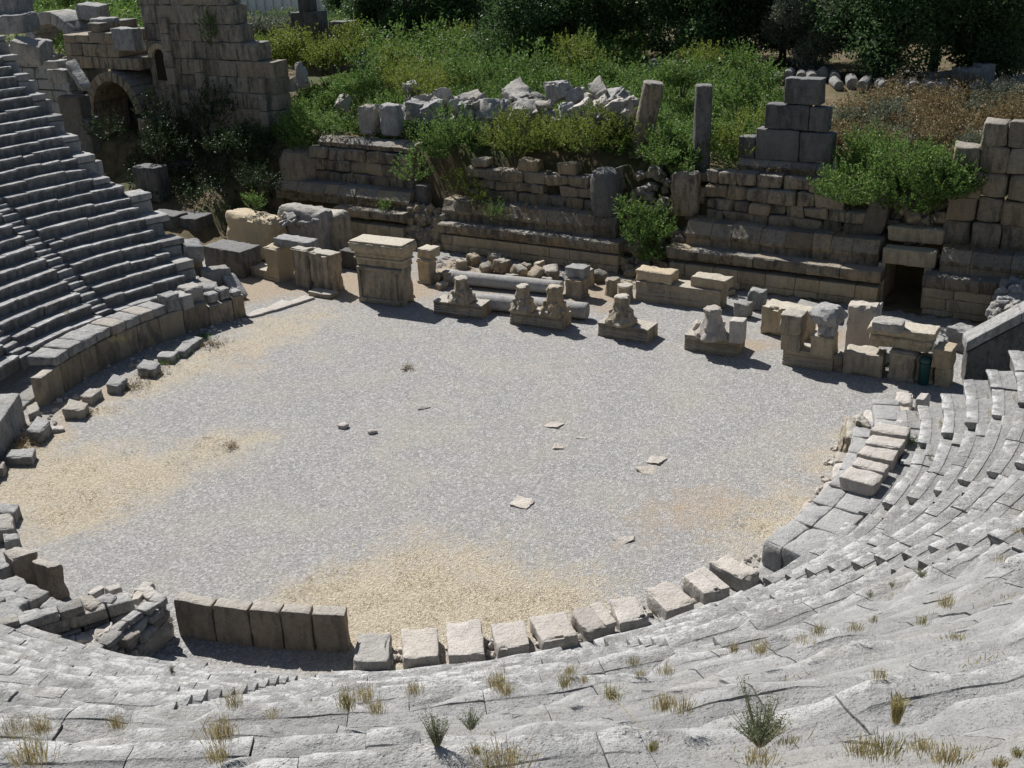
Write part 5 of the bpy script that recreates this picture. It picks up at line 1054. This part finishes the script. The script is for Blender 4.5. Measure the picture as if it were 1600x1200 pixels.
limb(mb, [Pg-E1*4.5-E2*.15+UP*2.7, Pg+E1*31.5-E2*.15+UP*2.7], [.06, .06], 5); mb.build('frame', fm, gh)
tag(quads_mesh('straw_litter', leaf_quads(STRAWQ[0], STRAWQ[1], rng.uniform(.04, .14, len(STRAWQ[0])), .012), STRAWM), 'loose dry straw scattered over the sandy patches of the orchestra', 'straw', None, 'stuff')
# ---- grass on the seats
def on_seats(x, y):
    for k in range(KMAX-1, -1, -1):
        P = at(x, y, ZS+k*RR); r = (P-CEN-UP*P.z).length
        if RS+k*T-.02 <= r <= RS+(k+1)*T+.06: return P, k
    return at(x, y, ZS), 0
def tuft(x, y, hp, lab, mat=DRY, wide=.25, n=70, cat='grass tuft'):
    P, k = on_seats(x, y); q = project(P); h = hp*q[2]/F*.82; w = hp*q[2]/F*wide*.8
    c = np.array([(P.x+rng.normal()*w*.5, P.y+rng.normal()*w*.3, P.z-.02) for i in range(n)])
    d = rng.normal(size=(n, 3))*.13; d[:, 2] = 1; d[:, :2] += (c[:, :2]-np.array([P.x, P.y]))/max(h, .05)*.35
    Q = []
    ln = h*rng.uniform(.4, 1.15, n)
    V = leaf_quads(c, d, ln, .004+h*.014)
    tip = c+d/np.linalg.norm(d, axis=1, keepdims=True)*ln[:, None]*.75
    d2 = d+rng.normal(size=(n, 3))*.5
    V = np.concatenate([V, leaf_quads(tip, d2, ln*.35, .004+h*.012)])
    o = quads_mesh('grass_tuft', V, mat); return tag(o, lab, cat, 'tufts growing from the seat joints')
TU = [(22, 1148, 36, 'wide dry tuft at the lower left edge', DRY, .9), (66, 1146, 42, 'brown tuft just right of the left edge tuft', DRY, .4), (52, 1194, 60, 'tall straw tuft in the bottom left corner', DRY, .5), (184, 1138, 34, 'slanting dry tuft left of the large pale seat edge', DRY, .5), (366, 1106, 38, 'brown tuft near the left stair teeth', DRY, .4), (346, 1160, 56, 'tall spiky tuft left of centre', DRY, .5), (342, 1190, 42, 'straw tuft directly below the tall spiky one', DRY, .5), (425, 1114, 14, 'faint low tuft right of the left stair', DRY, 1.2), (543, 1110, 52, 'strong green brown tuft below the end upright slab', GREENDRY, .3), (572, 1096, 38, 'thinner tuft close right of the strong green brown one', DRY, .4), (588, 1116, 38, 'short tuft in front of the thinner one', DRY, .4), (648, 1086, 32, 'pale tuft below the second loose block', DRY, .6), (778, 1078, 46, 'tall tuft below the fourth loose block', DRY, .35), (790, 1086, 30, 'pale base tuft merging with the tall one below the fourth block', DRY, .5), (884, 1074, 34, 'green brown tuft right of the fourth loose block', GREENDRY, .35), (890, 1054, 24, 'small tuft behind the green brown one', DRY, .5), (912, 1066, 18, 'tiny tuft right of the green brown one', DRY, .5), (957, 1094, 38, 'spiky tuft with a long bent straw beside it', GREENDRY, .4), (990, 1040, 26, 'tuft just below the right stair teeth', GREENDRY, .4), (1000, 1056, 16, 'faint straw under the stair tooth tuft', DRY, .5), (1040, 1054, 26, 'dry tuft right of the stair teeth', DRY, .6), (1187, 1022, 36, 'upright tuft left of the dark crevice', DRY, .4), (1146, 1020, 24, 'small brown tuft near the middle of the right seats', DRY, .4), (1280, 992, 28, 'green tuft on the right seats, left of the crevice', GREENDRY, .5), (1255, 1004, 20, 'pale tuft beside the green one on the right seats', DRY, .9), (1335, 986, 22, 'broad tuft by the crevice in the right seats', DRY, .9), (1365, 972, 16, 'green tuft right of the crevice', GREENDRY, .6), (1442, 976, 22, 'green tuft near a broken corner on the right seats', GREENDRY, .5), (1478, 950, 32, 'leaning tuft high on the right seats', DRY, .4), (1495, 998, 18, 'low tuft below the leaning one at right', GREENDRY, .9), (1564, 876, 14, 'brown tuft near the right edge', DRY, 1.2), (1590, 832, 12, 'small brown tuft at the right edge', DRY, 1.), (788, 1200, 54, 'wide straw tuft at the bottom, middle', DRY, .9), (744, 1178, 26, 'little tuft left of the wide bottom one', DRY, .4), (1378, 1178, 44, 'broad green straw tuft beside the white broken edge', GREENDRY, 1.), (1345, 1178, 36, 'left part of the broad bottom right straw', DRY, .8), (1480, 1190, 40, 'leaning straw at the lower right', DRY, 1.0), (1440, 1172, 30, 'short straw under the white broken edge', DRY, .9), (1185, 1192, 34, 'straw litter tuft under the grey green shrub', DRY, .9), (1065, 1112, 34, 'sparse pale stalks beside the dark crack', DRY, .7), (1035, 1110, 40, 'thin stalks left of the sparse pale ones', DRY, .5), (1375, 1060, 22, 'reddish straw filling a hole in a seat', DRY, .7), (1400, 1130, 70, 'single tall thin stalk at the lower right', GREENDRY, .12), (1020, 1172, 26, 'spiky little tuft in a joint at the bottom', GREENDRY, .35), (1560, 1196, 24, 'small tuft at the bottom right corner', DRY, .6), (1590, 1180, 24, 'brown grass sprig in the far bottom right', GREENDRY, .4),
      (30, 330, 16, 'green tuft on the upper left seats', GREENDRY, .7), (132, 432, 17, 'round green tuft by the left stair', GREENDRY, .8), (148, 270, 26, 'orange dry tuft at the broken ends of the left rows', DRY, .5), (188, 532, 12, 'green strip of grass above the even coping slabs', GREENDRY, 1.6), (150, 512, 8, 'orange dry tuft by the lowest left stair', DRY, .8), (105, 490, 8, 'small orange tuft on the second lowest left row', DRY, .8), (12, 150, 14, 'orange tuft at the left edge, upper rows', DRY, 1.), (18, 122, 12, 'orange tuft among the topmost left rows', DRY, 1.), (425, 1122, 10, 'wisps of straw on the seat right of the left stair', DRY, 1.), (1230, 1160, 20, 'straw sticks right of the grey green shrub', DRY, 1.)]
for x, y, hp, lab, mt, wd in TU: tuft(x, y, hp, lab, mt, wd, n=int(40+hp*1.7*(.5+wd)))
def small_shrub(x, y, hp, wp, lab, n, tall=None):
    P, k = on_seats(x, y); q = project(P); s = q[2]/F; h = hp*s*1.3; R = wp*s*.75
    o = empty('small_shrub', P, lab, 'shrub', 'small shrubs rooted in the seats')
    ang = rng.uniform(0, 6.28, n); c = np.tile(np.array(P), (n, 1)); d = np.stack([np.cos(ang)*R/h*rng.uniform(.1, 1.1, n), np.sin(ang)*R/h*rng.uniform(.1, .9, n), np.ones(n)], 1)*1.
    ln = h*rng.uniform(.45, 1, n)
    if tall: d[:6] = [-.28, .1, 1]; d[:6] += rng.normal(size=(6, 3))*.06; ln[:6] = h*tall
    d /= np.linalg.norm(d, axis=1, keepdims=True); t = rng.uniform(.12, 1, (n, 34)); Q = c[:, None, :]+d[:, None, :]*(t*ln[:, None])[..., None]+rng.normal(size=(n, 34, 3))*.013
    quads_mesh('foliage', leaf_quads(Q.reshape(-1, 3), rng.normal(size=(n*34, 3))+[0, 0, .4], .020+.012*rng.random(n*34), .007), LEAF_SAGE, o)
    mb = MB()
    for i in range(n):
        e = Vector(c[i]+d[i]*ln[i]); p0 = Vector(P)+Vector((d[i][0], d[i][1], 0))*.03-UP*.03; limb(mb, [p0, p0.lerp(e, .5)+UP*.01, e], [.004, .003, .0012], 4)
    mb.build('stem', TWIG, o)
LEAF_SAGE = mat_leaf('grey green small leaves', (.15, .18, .10), (.22, .25, .14), (.09, .11, .06), .3, 4.); TWIG = mat_plain('pale twig bark', (.24, .21, .13))
small_shrub(1188, 1160, 62, 125, 'grey green twiggy shrub with one tall thin shoot, lower right', 95, 1.5)
small_shrub(683, 1164, 50, 46, 'small dark leaved shrub at the bottom left of centre', 34)
small_shrub(735, 1136, 26, 56, 'low spreading green plant right of the small dark leaved shrub', 24)
small_shrub(268, 1050, 12, 14, 'tiny green seedling above the left stair', 10)
small_shrub(1440, 900, 18, 60, 'creeping green plant on the right seats', 22); small_shrub(1360, 932, 10, 24, 'small creeping sprig below the creeping plant', 8); small_shrub(1394, 916, 10, 18, 'tiny sprig left of the creeping plant', 8); small_shrub(1452, 718, 14, 12, 'green sprig in the middle of the right stair', 8)
C_ = []
for i in range(900):
    az = random.choice((random.uniform(-30, 76), random.uniform(25, 76), random.uniform(-138, -108))); k = random.randrange(0, 24); P = ring(az, RS+(k+1)*T-.02, ZS+k*RR-.03)
    if not seen(P, 20) or fb(Vector((az*.15, k*.9, 4)), 2) < .05: continue
    for j in range(16): C_.append(ring(az+random.gauss(0, .5), RS+(k+1)*T-.02+random.gauss(0, .02), P.z)[:])
C_ = np.array(C_); d_ = rng.normal(size=(len(C_), 3))*.5; d_[:, 2] = .8
tag(quads_mesh('joint_grass', leaf_quads(C_, d_, rng.uniform(.04, .15, len(C_)), .012), DRY), 'dry tan grass growing in lines along the joints of the seat rows', 'grass', None, 'stuff')
# long bent straw
P, k = on_seats(953, 1094); Q, k2 = on_seats(1008, 1146); mb = MB(); limb(mb, [P+UP*.02, P.lerp(Q, .1)+UP*.09, P.lerp(Q, .5)+UP*.06, Q+UP*.02], [.004, .005, .004, .002], 5)
tag(mb.build('dry_stalk', DRY), 'long bent dry stalk lying over the seats at the bottom', 'stalk')
# ------------------------------------------------------------------ light, sky, camera
w = bpy.data.worlds.new('World'); SC.world = w; w.use_nodes = True
bg = w.node_tree.nodes['Background']; sky = w.node_tree.nodes.new('ShaderNodeTexSky'); sky.sky_type = 'NISHITA'; sky.sun_disc = False
SUN_EL, SUN_AZ = 47., -32.
sky.sun_elevation = math.radians(SUN_EL); sky.sun_rotation = math.radians(SUN_AZ)
w.node_tree.links.new(sky.outputs[0], bg.inputs['Color']); bg.inputs['Strength'].default_value = .05
sun = bpy.data.lights.new('sun', 'SUN'); sun.energy = 5.0; sun.angle = math.radians(.5); sun.color = (1., .975, .94)
so_ = bpy.data.objects.new('sun', sun); COL.objects.link(so_)
dv = Vector((math.sin(math.radians(SUN_AZ))*math.cos(math.radians(SUN_EL)), math.cos(math.radians(SUN_AZ))*math.cos(math.radians(SUN_EL)), math.sin(math.radians(SUN_EL))))
so_.rotation_euler = dv.to_track_quat('Z', 'Y').to_euler(); so_.location = (0, 0, 60)
cd = bpy.data.cameras.new('camera'); co = bpy.data.objects.new('camera', cd); COL.objects.link(co); SC.camera = co
from mathutils import Matrix
cd.lens = F/1600*36; cd.sensor_width = 36; cd.clip_end = 6000; cd.clip_start = .05
co.matrix_world = Matrix.Translation((0, 0, H)) @ Matrix.Rotation(math.pi/2-TH, 4, 'X') @ Matrix.Rotation(-RO, 4, 'Z')
SC.view_settings.view_transform = 'Standard'; SC.view_settings.look = 'None'; SC.view_settings.exposure = .48; SC.view_settings.gamma = 1
SC.cycles.max_bounces = 5; SC.cycles.diffuse_bounces = 3; SC.cycles.transparent_max_bounces = 4; SC.cycles.use_denoising = True
for o in bpy.data.objects:
    for k in ('_o', '_z', '_A', '_B'):
        if k in o: del o[k]
